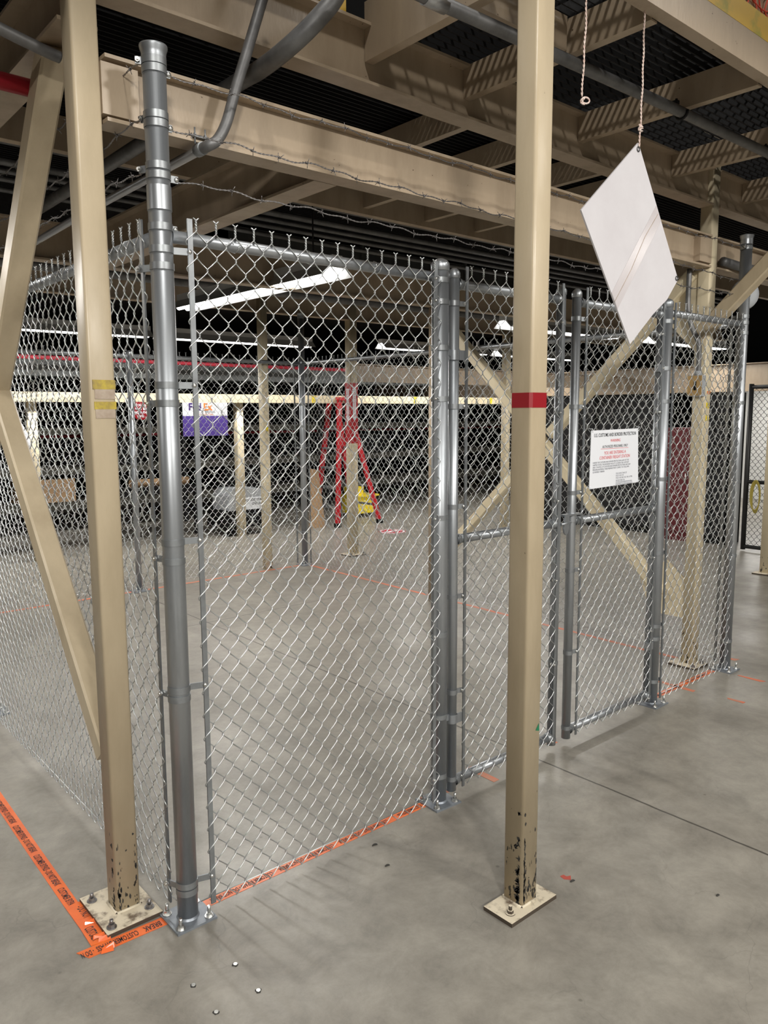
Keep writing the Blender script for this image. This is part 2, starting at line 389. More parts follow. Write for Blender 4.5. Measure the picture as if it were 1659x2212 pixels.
c2 = column(0.972, -0.727, 0.089, 4.2, 'tall cream steel column with dark red tape band, standing outside the gate', (0.83, 1.085, -0.808, -0.675), M_col,
            ((0.872, -0.765), (1.045, -0.70)))
MB().prism([(0.972+dx*0.0458, -0.727+dy*0.0458, 1.815) for dx, dy in ((-1, -.8), (-.8, -1), (.8, -1), (1, -.8), (1, .8), (.8, 1), (-.8, 1), (-1, .8))], (0, 0, 0.05)).build('red_tape_band', M_redtape, c2)
gs = MB(); gs.prism([(0.986, -0.7724, 0.672), (1.006, -0.7724, 0.666), (1.004, -0.7724, 0.694)], (0, -0.0008, 0)); gs.build('green_sticker', M_green, c2)
def scuffs(par, cx, cy, n, seed, z1, cen):
    rd = random.Random(seed); b = MB(); h = 0.0445
    for i in range(n):
        z = 0.02+abs(rd.gauss(0, z1)); hh = rd.uniform(0.003, 0.018); ww = rd.uniform(0.0015, 0.006)
        u = cen*(-h+0.012)+rd.gauss(0, 0.006) if rd.random() < 0.6 else rd.choice((-1, 1))*(h-0.013)+rd.gauss(0, 0.003)
        if rd.random() < 0.25: u = rd.uniform(-h+.012, h-.012)
        u = max(-h+.011, min(h-.011, u)); k = 6
        pts = [(math.cos(q*PI/3)*ww*rd.uniform(.4, 1), math.sin(q*PI/3)*hh*rd.uniform(.4, 1)) for q in range(k)]
        b.prism([(cx+u+a, cy-h-0.0006, z+c) for a, c in pts], (0, 0.0005, 0))
        if rd.random() < 0.5: b.prism([(cx-h-0.0006, cy-h+0.012+abs(rd.gauss(0, .01))+a, z+c) for a, c in pts], (0.0005, 0, 0))
    o = b.build('paint_chips', M_dirt, par); o['kind'] = 'stuff'
scuffs(c1, -0.15, 0.21, 34, 4, 0.14, 1)
scuffs(c2, 0.972, -0.727, 90, 9, 0.13, 1)
c3 = column(4.0, 0.214, 0.089, 3.62, 'cream steel column inside the fence beside the last corner post, with conduit box', (3.90, 4.09, 0.12, 0.33), M_pale,
            ((3.93, 0.15), (4.06, 0.15)))
st = MB(); st.box(3.99, 4.03, 0.1670, 0.1695, 1.915, 1.935); st.build('orange_tape_mark', M_orangep, c3)
st = MB(); st.box(3.985, 4.025, 0.1670, 0.1695, 1.82, 1.858); st.box(3.985, 4.025, 0.1670, 0.1695, 1.735, 1.772); st.build('yellow_tag', M_yel, c3)
column(3.98, 2.79, 0.089, 3.1, 'cream steel column behind the gate, at the far end of the crossed braces', None, M_beam)
c5 = column(3.627, 5.20, 0.089, 3.1, 'slim pale column against the back fence with a yellow mark', None, M_pale)
MB().box(3.62, 3.65, 5.1535, 5.1555, 1.60, 1.70).build('yellow_mark', M_yel, c5)
c6 = column(4.93, 5.24, 0.11, 3.35, 'pale column with red fire extinguisher arrow wrap beyond the side fence', (4.80, 5.06, 5.12, 5.36), M_pale, ((4.83, 5.15), (5.03, 5.15)))
MB().box(4.873, 4.987, 5.183, 5.297, 1.425, 2.17).build('red_wrap', M_redlad, c6)
ar = MB()
for (ox, oy, dx, dy) in ((4.93, 5.1815, 1, 0), (4.8715, 5.24, 0, 1)):
    P = lambda a, z: (ox+dx*a, oy+dy*a, z)
    ar.prism([P(-.03, 2.10), P(.03, 2.10), P(.026, 2.02), P(.026, 1.76), P(.044, 1.76), P(0, 1.70), P(-.044, 1.76), P(-.026, 1.76), P(-.026, 2.02)], (-dy*.001, -dx*.001, 0))
ar.build('white_arrow', M_white2, c6)
text('FIRE EXTINGUISHER', 0.038, (4.93, 5.1795, 1.92), (0, 0, -1), (1, 0, 0), M_txtr, 'lettering', c6)
text('FIRE EXTINGUISHER', 0.038, (4.8698, 5.24, 1.92), (0, 0, -1), (0, -1, 0), M_txtr, 'lettering', c6)
column(7.85, 5.22, 0.10, 3.1, 'pale column with a red band beyond the side fence, left of the crossed braces', None, M_pale)
column(1.80, 7.55, 0.11, 1.96, 'pale stub column under the long low beam, far left', None, M_pale, group=None)
column(4.66, 7.55, 0.11, 1.96, 'pale stub column under the long low beam, beside the wheeled bin', None, M_pale)
column(13.3, 7.55, 0.11, 1.96, 'pale stub column under the long low beam with white paper, far right', None, M_pale)
column(7.60, 1.20, 0.13, 3.1, 'pale column outside the cage at the right edge, in front of the black gate', (7.48, 7.72, 1.08, 1.32), M_pale, ())
# long low beam at the back
lb = thing('low_beam', (6, 7.5, 1.96), 'long pale low beam carrying yellow marks across the back', 'beam')
MB().box(-3, 14.6, 7.44, 7.54, 1.955, 2.075).build('web', M_pale, lb)
b = MB()
for x in (5.9, 8.05, 10.0): b.prism([(x, 7.4385, 1.957), (x+.05, 7.4385, 1.957), (x+.08, 7.4385, 2.07), (x-.01, 7.4385, 2.07)], (0, .001, 0))
b.build('yellow_mark', M_yel, lb)

# ------------------------------------------------------------------ beams
def ibeam(axis, a0, a1, c, z0, z1, w, label, m=M_beam, tf=0.012, tw=0.009, cat='beam', group=None, name='steel_beam', channel=0, extra=None):
    """axis 'X' or 'Y'; a0..a1 run; c = centre of the other axis; flange width w"""
    o = MB(); h = w/2
    l, r = (-h, h) if not channel else ((-h, h))
    if not channel:
        prof = [(-h, z0), (h, z0), (h, z0+tf), (tw/2, z0+tf), (tw/2, z1-tf), (h, z1-tf), (h, z1), (-h, z1), (-h, z1-tf), (-tw/2, z1-tf), (-tw/2, z0+tf), (-h, z0+tf)]
    else:
        s = channel
        prof = [(-h*s, z0), (h*s, z0), (h*s, z0+tf), (-h*s+tw*s, z0+tf), (-h*s+tw*s, z1-tf), (h*s, z1-tf), (h*s, z1), (-h*s, z1)]
    n = len(prof)
    pts = [((a0, c+u, z) if axis == 'X' else (c+u, a0, z)) for u, z in prof]
    ext = (a1-a0, 0, 0) if axis == 'X' else (0, a1-a0, 0)
    o.prism(pts, ext)
    ob = o.build(name, m)
    return tag(ob, label, cat, group)
ibeam('X', -0.09, 3.955, 0.214, 2.745, 2.952, 0.102, 'deep cream beam crossing above the front fence behind the barbed wire')
ibeam('X', 4.046, 7.4, 0.214, 2.745, 2.952, 0.102, 'cream beam continuing right of the conduit-box column behind the last post')
ibeam('X', -3.5, 3.955, 0.214, 3.14, 3.378, 0.102, 'upper cream deck beam between the two tall columns, left of the hanging board')
ibeam('X', 4.046, 8.0, 0.214, 3.14, 3.378, 0.102, 'upper cream deck beam beyond the conduit-box column, top right')
bc = thing('edge_channel', (2, -0.77, 3.25), 'cream edge channel with yellow and orange paint at the upper right', 'beam')
o = MB(); prof = [(-0.80, 3.25), (-0.745, 3.25), (-0.745, 3.262), (-0.79, 3.262), (-0.79, 3.47), (-0.745, 3.47), (-0.745, 3.482), (-0.80, 3.482)]
o.prism([(1.30, y, z) for y, z in prof], (5.2, 0, 0)); o.build('web', M_beam, bc)
MB().box(1.30, 6.5, -0.8008, -0.799, 3.385, 3.481).build('yellow_stripe', M_yellow, bc)
ibeam('X', -7.0, 7.0, -3.05, 3.84, 4.55, 0.14, 'deep cream beam spanning the aisle behind the camera')  # added light blocker: shades the upper deck beam from the high bay lamps
# gusset / connection plates of the lower beam
gp = MB(); gp.box(-0.104, 0.02, 0.1645, 0.209, 2.765, 2.925); tag(gp.build('shear_plate', M_beam), 'cream bolted splice plate where the lower beam meets the taped column', 'plate')
gp = MB(); gp.box(3.80, 3.955, 0.1645, 0.209, 2.77, 2.93); tag(gp.build('shear_plate', M_beam), 'cream splice plate where the lower beam meets the conduit-box column', 'plate')
# joists of the front deck, lower flange z 3.24
jl = ['short joist beside the opening near the top', 'second joist, hanging above the taped column', 'joist behind the empty string loop and hanging board', 'joist above the right shoulder of the hanging board', 'last joist at the right edge']
for x, lab in zip((1.03, 1.62, 2.51, 3.48, 4.43, 5.4), ('deep cream joist beside the dark opening at the top', 'cream joist between the upper beam and edge channel, nearest the red-taped column',
        'cream joist with slat shadows passing behind the hanging board string', 'cream joist with slat shadows right of the hanging board',
        'cream joist with slat shadows just right of the conduit-box column head', 'cream joist with slat shadows farthest right under the front deck')):
    ibeam('Y', -0.745, 0.205, x+0.02, 3.24, 3.378 if x > 1.1 else 3.47, 0.045, lab, name='floor_joist', channel=1, cat='joist', tf=0.007, tw=0.006)
ibeam('X', 1.07, 1.60, -0.36, 3.25, 3.378, 0.045, 'short cream stringer framing the deck opening behind the red-taped column', name='stringer', channel=1, tf=0.007, tw=0.006)
# inner structure
ibeam('Y', 0.27, 2.74, 0.865, 2.745, 2.99, 0.115, 'deep cream cross beam running back from the front beam over the cage')
ibeam('Y', 0.25, 6.0, -0.139, 3.05, 3.28, 0.13, 'wide cream cross beam running back behind the taped column, top left')
ibeam('X', -3.5, 3.94, 2.79, 2.76, 3.0, 0.10, 'cream cross beam in the middle of the cage seen through the top of the mesh')
ibeam('X', 4.03, 9.5, 2.79, 2.76, 3.0, 0.10, 'cream cross beam continuing right of the crossed braces')
ibeam('X', -3.5, 9.5, 2.02, 3.20, 3.378, 0.06, 'narrow cream joist with slat shadows under the inner grating', channel=1, cat='joist')
ibeam('X', -3.5, 11.5, 5.24, 2.93, 3.15, 0.10, 'cream cross beam over the back fence line')
for x, lb_ in ((1.9, 'first'), (2.5, 'second'), (3.1, 'third'), (3.65, 'fourth')):
    ibeam('Y', 0.27, 1.99, x, 3.24, 3.378, 0.045, lb_+' from the left of the short cream joists behind the front beam', name='floor_joist', channel=1, cat='joist', group='inner joists under the grating', tf=0.007, tw=0.006)
ibeam('X', 5.02, 10.95, 5.24, 2.19, 2.41, 0.10, 'broad tan low beam starting at the extinguisher column')
ibeam('Y', -1.0, 12.0, 11.0, 2.10, 2.53, 0.14, 'tan beam across the far right above the black gate')

# braces
def brace(p, q, w, label, m=M_beam):
    o = MB(); o.bar(p, q, w, w, (1, 0, 0), 0.008); return tag(o.build('diagonal_brace', m), label, 'brace')
brace((-0.15, 0.265, 0.575), (-0.15, 1.40, 1.90), 0.085, 'cream lower diagonal brace rising left from the taped column', M_col)
brace((-0.155, 1.62, 1.665), (-0.155, 0.44, 3.04), 0.089, 'cream upper diagonal brace leaning into the top of the taped column', M_col)
brace((3.98, 0.42, 0.49), (3.98, 2.73, 2.69), 0.085, 'pale brace from the foot of the conduit-box column up to the far column', M_pale)
brace((3.98, 0.30, 2.72), (3.98, 1.46, 1.62), 0.085, 'pale half brace from the head of the conduit-box column to the crossing', M_pale)
brace((3.98, 1.56, 1.51), (3.98, 2.72, 0.42), 0.085, 'pale half brace from the crossing down to the far column foot', M_pale)
brace((3.98, 0.24, 2.30), (3.98, -0.72, 3.23), 0.089, 'cream brace rising right over the last fence post', M_col)
gu = MB(); gu.prism([(3.975, 0.26, 0.34), (3.975, 0.52, 0.34), (3.975, 0.62, 0.60), (3.975, 0.40, 0.74), (3.975, 0.26, 0.62)], (0.012, 0, 0)); tag(gu.build('gusset_plate', M_pale), 'pale gusset at the foot of the conduit-box column', 'plate')
gu = MB(); gu.prism([(3.975, 0.26, 2.2), (3.975, 0.55, 2.5), (3.975, 0.50, 2.7), (3.975, 0.26, 2.74)], (0.012, 0, 0)); tag(gu.build('gusset_plate', M_pale), 'cream gusset at the head of the conduit-box column', 'plate')

# ------------------------------------------------------------------ grating decks (bars run along X)
def grating(name, x0, x1, y0, y1, label, pitch=0.040, hb=0.04):
    t = MB(); y = y0
    while y < y1: t.box(x0, x1, y, y+0.006, 3.385, 3.385+hb); y += pitch
    x = x0
    while x <= x1: t.box(x, x+0.012, y0, y1, 3.385+hb, 3.395+hb); x += 0.12
    return tag(t.build(name, M_dark), label, 'grating')
grating('deck_grating', 1.06, 7.5, -0.74, 0.20, 'dark steel grating of the front deck above the hanging board', hb=0.022)
grating('deck_grating', -3.0, 9.5, 0.27, 5.6, 'black slatted grating over the cage interior')
dk = MB(); dk.box(-3.0, 11.5, 5.62, 12.8, 3.38, 3.43); tag(dk.build('mezzanine_deck', M_dark), 'dark solid deck far above the racks at the back', 'deck')
# black blocks added to darken the inner deck, then the netted load
dk = MB()
for i, (x0, x1, y0, y1, h) in enumerate(((-2.8, -0.4, 0.5, 5.3, 1.6), (-0.2, 2.6, 0.75, 5.3, 1.7), (2.8, 5.6, 0.75, 5.3, 1.5), (5.8, 9.2, 0.6, 5.3, 1.7))):
    lab = ['dark stack of stored goods on the inner deck, far left', 'dark stack of stored goods on the inner deck above the cage', 'dark stack of stored goods on the inner deck behind the long beam', 'dark stack of stored goods on the inner deck, far right'][i]
    g_ = MB(); g_.box(x0, x1, y0, y1, 3.44, 3.44+h); g_.box(x0-.03, x1+.03, y0-.03, y1+.03, 3.44+h, 3.5+h); tag(g_.build('stored_goods', M_black), lab, 'stored goods')
pl = thing('pallet_load', (2.3, -0.7, 3.49), 'dark load wrapped in orange netting on the deck, top right corner', 'load')
MB().box(1.95, 3.0, -0.735, -0.64, 3.44, 4.0).build('box', M_brown, pl)
nb = MB()
for k in range(14):
    x = 1.98+k*0.075
    nb.tube([(x+0.04*math.sin(j*1.3+k), -0.742-0.006*(j % 2), 3.47+j*0.045) for j in range(11)], 0.0035, 5)
for j in range(7): nb.tube([(1.96+k*0.06, -0.742-0.006*(k % 2), 3.50+j*0.07+0.02*math.sin(k*1.1+j)) for k in range(18)], 0.0035, 5)
nb.build('netting', M_net, pl)
wp = thing('wall_panel', (0.5, 0.1, 3.38), 'white panel with yellow edges above the upper deck beam', 'panel')
MB().box(-0.1, 0.845, 0.17, 0.185, 3.395, 4.1).build('panel', M_white2, wp)
t = MB(); t.box(-0.1, 0.86, 0.160, 0.19, 3.378, 3.395); t.box(0.845, 0.90, 0.165, 0.185, 3.378, 4.1); t.build('edge_trim', M_yellow, wp)

# ------------------------------------------------------------------ conduits and pipes
def spline(pts, k=8):
    pts = [Vector(p) for p in pts]; out = []
    P = [pts[0]*2-pts[1]]+pts+[pts[-1]*2-pts[-2]]
    for i in range(1, len(P)-2):
        for j in range(k):
            t = j/k; a, b, c, d = P[i-1], P[i], P[i+1], P[i+2]
            out.append(0.5*((2*b)+(c-a)*t+(2*a-5*b+4*c-d)*t*t+(3*b-a-3*c+d)*t**3))
    out.append(pts[-1]); return out
def pipe(pts, r, m, label, cat='pipe', name='conduit', smooth=False, n=14):
    o = MB(); o.tube(spline(pts) if smooth else pts, r, n); return tag(o.build(name, m), label, cat)
pipe([(0.47, 4.5, 3.04), (0.47, 2, 3.04), (0.475, 0.4, 3.045), (0.48, 0.15, 3.045), (0.50, -0.02, 3.075), (0.56, -0.10, 3.15), (0.63, -0.13, 3.25), (0.70, -0.13, 3.42)], 0.032, M_cond, 'thick dark grey conduit sweeping up in front of the upper beam', 'conduit', 'electrical_conduit', True)
pc = thing('electrical_conduit', (0.235, 0.13, 2.72), 'thin galvanised conduit clamped under the front beam and bending up right', 'conduit')
o = MB(); o.tube(spline([(0.26, 2.6, 2.715), (0.24, 1.4, 2.72), (0.235, 0.5, 2.72), (0.235, 0.16, 2.72)]), 0.0165, 14); o.build('straight_run', M_cond2, pc)
o = MB(); o.tube(spline([(0.235, 0.17, 2.72), (0.24, 0.11, 2.722), (0.27, 0.095, 2.745), (0.305, 0.09, 2.81), (0.345, 0.09, 2.93), (0.40, 0.09, 3.08), (0.50, 0.09, 3.36)]), 0.019, 14); o.build('bend', M_cond, pc)
o = MB(); o.cyl((0.235, 0.135, 2.72), (0.235, 0.175, 2.72), 0.022, 14); o.cyl((0.215, 0.155, 2.735), (0.215, 0.155, 2.79), 0.003, 8); o.cyl((0.255, 0.155, 2.735), (0.255, 0.155, 2.79), 0.003, 8)
o.box(0.205, 0.265, 0.147, 0.163, 2.757, 2.764); o.hexnut((0.215, 0.155, 2.764), 0.006, 0.006); o.hexnut((0.255, 0.155, 2.764), 0.006, 0.006); o.build('beam_clamp', M_band, pc)
fp = thing('electrical_conduit', (2, -0.41, 3.2), 'dark grey conduit running under the front deck joists to the right', 'conduit')
o = MB(); o.tube([(0.55, -0.385, 3.195), (2.4, -0.42, 3.2), (4.6, -0.43, 3.205)], 0.024, 14); o.build('tube', M_cond, fp)
MB().cyl((3.40, -0.43, 3.2), (3.47, -0.43, 3.2), 0.031, 14).build('coupling', M_cond, fp); MB().cyl((0.80, -0.388, 3.195), (0.90, -0.388, 3.195), 0.0275, 14).build('coupling', M_cond2, fp)
for x in (2.45, 3.42):
    o = MB(); o.tube([(x, -0.42+0.03*math.cos(a), 3.2+0.03*math.sin(a)) for a in [PI*0.95+PI*1.1*k/8 for k in range(9)]]+[(x, -0.39, 3.27)], 0.006, 8); o.box(x-.012, x+.012, -0.40, -0.375, 3.245, 3.262); o.build('beam_clamp', M_dark, fp)
rp = thing('sprinkler_pipe', (-1, 0.6, 2.95), 'dark red sprinkler pipe passing behind the left braces', 'pipe')
MB().cyl((-4, 0.62, 2.95), (-0.10, 0.60, 2.95), 0.030, 16).build('pipe', M_red, rp)
pipe([(-2, 0.35, 3.13), (-0.75, 0.33, 3.12), (-0.55, 0.33, 3.07), (-0.40, 0.34, 3.02), (-0.22, 0.36, 2.99), (-0.16, 0.37, 2.985)], 0.019, M_cond, 'dark flexible conduit curling into the head of the upper left brace', 'conduit', 'electrical_conduit', True)
pipe([(-4, 0.9, 2.90), (-0.25, 0.9, 2.90)], 0.028, M_cond, 'grey pipe crossing behind the left brace below the red pipe', 'conduit', 'electrical_conduit')
for i, (y, z, r) in enumerate(((2.4, 3.33, 0.03), (2.5, 3.235, 0.022), (2.56, 3.20, 0.016), (2.62, 3.17, 0.016), (2.70, 3.13, 0.016))):
    lab = ['topmost and thickest conduit of the bundle under the inner grating', 'second conduit of the bundle under the inner grating', 'third conduit of the bundle under the inner grating', 'fourth conduit of the bundle under the inner grating', 'lowest conduit of the bundle under the inner grating'][i]
    pipe([(-3.5, y, z), (9, y, z)], r, M_cond, lab, 'conduit', 'electrical_conduit', n=10)
pipe([(-0.85, 5.2, 3.02), (-0.85, 1.0, 3.02)], 0.045, M_cond, 'thick grey pipe running back at the upper left edge', 'pipe', 'service_pipe')
pipe([(-3.5, 4.55, 3.05), (0.2, 4.55, 3.05), (9, 4.55, 3.05)], 0.05, M_cond, 'long round grey duct behind the middle cross beam', 'duct', 'round_duct')
sp_ = thing('sprinkler_pipe', (4, 8.4, 2.5), 'bright red sprinkler pipe crossing the back above the low beam', 'pipe')
MB().cyl((-2, 8.4, 2.56), (7.4, 8.4, 2.545), 0.028, 12).build('pipe', mat('bright_red_paint', (0.75, 0.06, 0.10), 0.35), sp_)
sp_ = thing('sprinkler_pipe', (5, 10.4, 1.55), 'thin dark red pipe low in the racks at the back', 'pipe')
MB().cyl((-2, 10.4, 1.46), (14, 10.4, 1.44), 0.024, 10).build('pipe', M_red, sp_)
du = thing('sheet_metal_duct', (4, 3.6, 3.2), 'broad grey sheet metal duct hanging beyond the cross beam', 'duct')
b = MB(); b.box(2.2, 5.7, 3.4, 4.0, 3.10, 3.34)
for x in (2.2, 3.6, 5.0, 5.66): b.box(x, x+.03, 3.38, 4.02, 3.08, 3.36)
b.build('duct_run', M_duct, du)
du = thing('sheet_metal_duct', (3, 9, 2.4), 'long pale grey duct across the back above the racks', 'duct')
b = MB(); b.box(-3, 10.8, 9.0, 9.5, 2.34, 2.62)
for x in range(-3, 11, 2): b.box(x, x+.04, 8.98, 9.52, 2.32, 2.64)
b.build('duct_run', M_duct, du)
# slotted strut trapeze hangers crossing the ceiling
for i, (x, y, lab) in enumerate(((1.2, 3.2, 'pale slotted strut hanging near the left of the ceiling'), (2.7, 3.1, 'pale slotted strut left of the drop rod'), (3.9, 3.1, 'pale slotted strut above the gate hinge post'), (5.4, 3.3, 'pale slotted strut at the right of the ceiling'), (-0.3, 3.3, 'pale slotted strut at the far left of the ceiling'))):
    b = MB(); b.bar((x, y+.9, 3.20), (x+0.5, y+1.9, 3.36), 0.04, 0.012); b.bar((x+.07, y+.9, 3.20), (x+.57, y+1.9, 3.36), 0.03, 0.012); tag(b.build('strut_channel', M_duct), lab, 'strut')

# C3 conduit with switch box
sw = thing('electrical_conduit', (3.92, 0.20, 2.0), 'grey conduit dropping to a tan outlet box on the cream column', 'conduit')
b = MB(); b.tube(spline([(3.90, 0.285, 2.745), (3.90, 0.285, 2.50), (3.905, 0.26, 2.38), (3.92, 0.215, 2.27), (3.925, 0.205, 2.20), (3.925, 0.205, 2.045)]), 0.017, 12); b.build('drop_tube', M_cond, sw)
b = MB(); b.box(3.90, 3.955, 0.165, 0.26, 1.90, 2.04); b.cyl((3.925, 0.205, 2.04), (3.925, 0.205, 2.07), 0.024, 12); b.build('box', M_grey, sw)
bx = MB(); bx.box(3.896, 3.901, 0.163, 0.262, 1.905, 2.038); cvp = bx.build('cover_plate', M_tan, sw)
bx = MB(); bx.box(3.8945, 3.8965, 0.200, 0.218, 1.94, 2.0); bx.build('slot', M_black, cvp)
jb = thing('junction_box', (4.53, 0.3, 2.6), 'round grey box beside the last corner post near the top', 'box')
b = MB(); b.lathe((4.50, 0.20, 2.62), [(0, 0), (0.10, 0), (0.105, 0.01), (0.105, 0.03), (0.09, 0.06), (0.05, 0.072), (0, 0.075)], 24, (-0.5, -1, 0)); b.build('body', M_grey, jb)
b = MB(); b.tube(spline([(4.10, 0.16, 2.80), (4.4, 0.12, 2.78), (4.8, 0.10, 2.80), (5.4, 0.1, 2.86)]), 0.03, 10); b.build('cable', M_cond, jb)

# ------------------------------------------------------------------ fluorescent fixtures
def fixture(axis, x, y, z, label, L=2.40, power=60):
    t = thing('fluorescent_light', (x, y, z), label, 'light')
    ax = Vector((1, 0, 0)) if axis == 'X' else Vector((0, 1, 0)); sd = Vector((0, 1, 0)) if axis == 'X' else Vector((1, 0, 0)); C0 = Vector((x, y, z))
    prof = [(-0.13, 0.0), (-0.045, 0.085), (-0.045, 0.14), (0.045, 0.14), (0.045, 0.085), (0.13, 0.0), (0.126, 0.0), (0.04, 0.08), (-0.04, 0.08), (-0.126, 0.0)]
    MB().prism([C0-ax*L/2+sd*u+Vector((0, 0, v)) for u, v in prof], ax*L).build('housing', M_shell, t)
    for s in (-1, 1):
        MB().cyl(C0-ax*(L/2-.03)+sd*0.042*s+Vector((0, 0, 0.022)), C0+ax*(L/2-.03)+sd*0.042*s+Vector((0, 0, 0.022)), 0.024, 12).build('tube', M_tube, t)
    for s in (-1, 1):
        p = C0+ax*(L*0.38*s)+Vector((0, 0, 0.14)); MB().cyl(p, p+Vector((0, 0, max(0.05, 3.37-p.z))), 0.006, 8).build('hanger_rod', M_dark, t)
    l = area('fluorescent_glow', C0+Vector((0, 0, -0.035)), C0+Vector((0, 0, -3)), L-0.1 if axis == 'X' else 0.16, 0.16 if axis == 'X' else L-0.1, power*0.75)
    l.rotation_euler = (0, 0, 0); l.parent = t; l.location = (0, 0, -0.004); 
    return t
fixture('Y', 2.28, 3.24, 2.76, 'long lit fluorescent fixture over the cage, nearest the camera', 2.4, 75)
fixture('Y', -0.95, 2.3, 2.76, 'lit fluorescent fixture left of the cage, outside the picture', 2.4, 40)
fixture('X', 4.45, 7.1, 2.76, 'lit fluorescent fixture at the back, ending beside the far corner post', 2.4, 70)
fixture('X', 1.95, 7.1, 2.76, 'lit fluorescent fixture at the back, behind the taped column', 2.4, 70)
fixture('X', -0.55, 7.1, 2.76, 'lit fluorescent fixture at the back, farthest left', 2.4, 70)
fixture('X', 7.9, 6.75, 2.78, 'lit fluorescent fixture just right of the far corner post', 2.4, 70)
fixture('X', 10.5, 6.7, 2.78, 'lit fluorescent fixture seen low between the gate leaves', 2.4, 40)
fixture('X', 6.95, 3.55, 2.76, 'lit fluorescent fixture seen high between the gate leaves', 2.3, 70)
fixture('X', 9.9, 3.5, 2.76, 'lit fluorescent fixture right of the second gate leaf', 2.3, 35)
fixture('X', 13.3, 3.9, 2.42, 'lit fluorescent fixture beyond the black gate, far right', 2.4, 100)  # added lamp, tucked behind the tan beam to light the pale partition

# ------------------------------------------------------------------ chain-link fabric
def fabric(p0, p1, z0, z1, out, m=M_wire, r=0.0021, ns=6, pitch=0.0355, twists=True, parent=None, amp=0.0046, hp=0.0428, wob=0.0):
    """woven diamond mesh from p0 to p1 (xy), wires interlinked; out = unit normal towards which the '/' strands bulge"""
    p0 = np.array([p0[0], p0[1], 0.0]); p1 = np.array([p1[0], p1[1], 0.0]); L = np.linalg.norm(p1-p0); ex = (p1-p0)/L
    o = np.array([out[0], out[1], 0.0]); ez = np.array([0, 0, 1.0])
    n = int(round((z1-z0)/hp)); n += n % 2; hh = (z1-z0)/n
    nw = int(L/pitch); nw -= nw % 2; pitch = L/nw
    a = pitch/2+r*0.95
    ts = [(-1.0, 0.0, 0.0), (-0.86, 0.14, 0.55), (0.0, 0.5, 1.0), (0.86, 0.86, 0.55)]
    def picket(sign0):
        pts = []; s = sign0
        for k in range(n):
            # going from side s to side -s ; bulge outward when the strand leans '/'
            bl = 1.0 if s < 0 else -1.0
            for u, t, bb in ts: pts.append((-u*s*a if False else s*a*(-u), amp*bl*bb, z0+(k+t)*hh))
            s = -s
        pts.append((s*a, 0.0, z1)); return np.array(pts)
    def tube_np(P):
        T = np.gradient(P, axis=0); T /= np.linalg.norm(T, axis=1)[:, None]
        Yv = np.array([0, 1.0, 0]); A = np.cross(T, Yv); A /= np.linalg.norm(A, axis=1)[:, None]; B = np.cross(A, T)
        ang = 2*np.pi*np.arange(ns)/ns
        V = P[:, None, :]+r*(A[:, None, :]*np.cos(ang)[None, :, None]+B[:, None, :]*np.sin(ang)[None, :, None])
        m_ = len(P); i = np.arange(m_-1)[:, None]; k = np.arange(ns)[None, :]; k2 = (k+1) % ns
        Q = np.stack([i*ns+k, i*ns+k2, (i+1)*ns+k2, (i+1)*ns+k], -1).reshape(-1, 4)
        return V.reshape(-1, 3), Q
    Vs = []; Qs = []; off = 0
    tmpl = {s: tube_np(picket(s)) for s in (1, -1)}
    rng = np.random.RandomState(3)
    for i in range(nw):
        s = 1 if i % 2 == 0 else -1
        V, Q = tmpl[s]; c = (i+0.5)*pitch
        V = V.copy(); V[:, 0] += c
        if wob: V[:, 1] += wob*np.sin(V[:, 0]*3.1+V[:, 2]*2.0)*np.sin(np.clip((V[:, 2]-z0)/(z1-z0), 0, 1)*np.pi)
        Vs.append(V); Qs.append(Q+off); off += len(V)
    if twists:
        nt_ = 9
        for i in range(0, nw, 2):
            c = (i+1)*pitch
            for ph in (0, np.pi):
                j = np.arange(nt_)/(nt_-1.0); ang = ph+j*3.2*np.pi
                x = 0.0026*np.cos(ang); y = 0.0026*np.sin(ang); z = z1-0.003+j*0.030
                d = 1 if ph == 0 else -1
                P = np.stack([x, y, z], 1); P = np.vstack([P, [d*0.009, 0.002*d, z1+0.036]])
                V, Q = tube_np(P); V = V.copy(); V[:, 0] += c; Vs.append(V); Qs.append(Q+off); off += len(V)
    V = np.vstack(Vs); Q = np.vstack(Qs)
    W = p0[None, :]+V[:, :1]*ex[None, :]+V[:, 1:2]*o[None, :]+V[:, 2:3]*ez[None, :]
    return np_mesh('mesh_fabric', W, Q, m, parent)

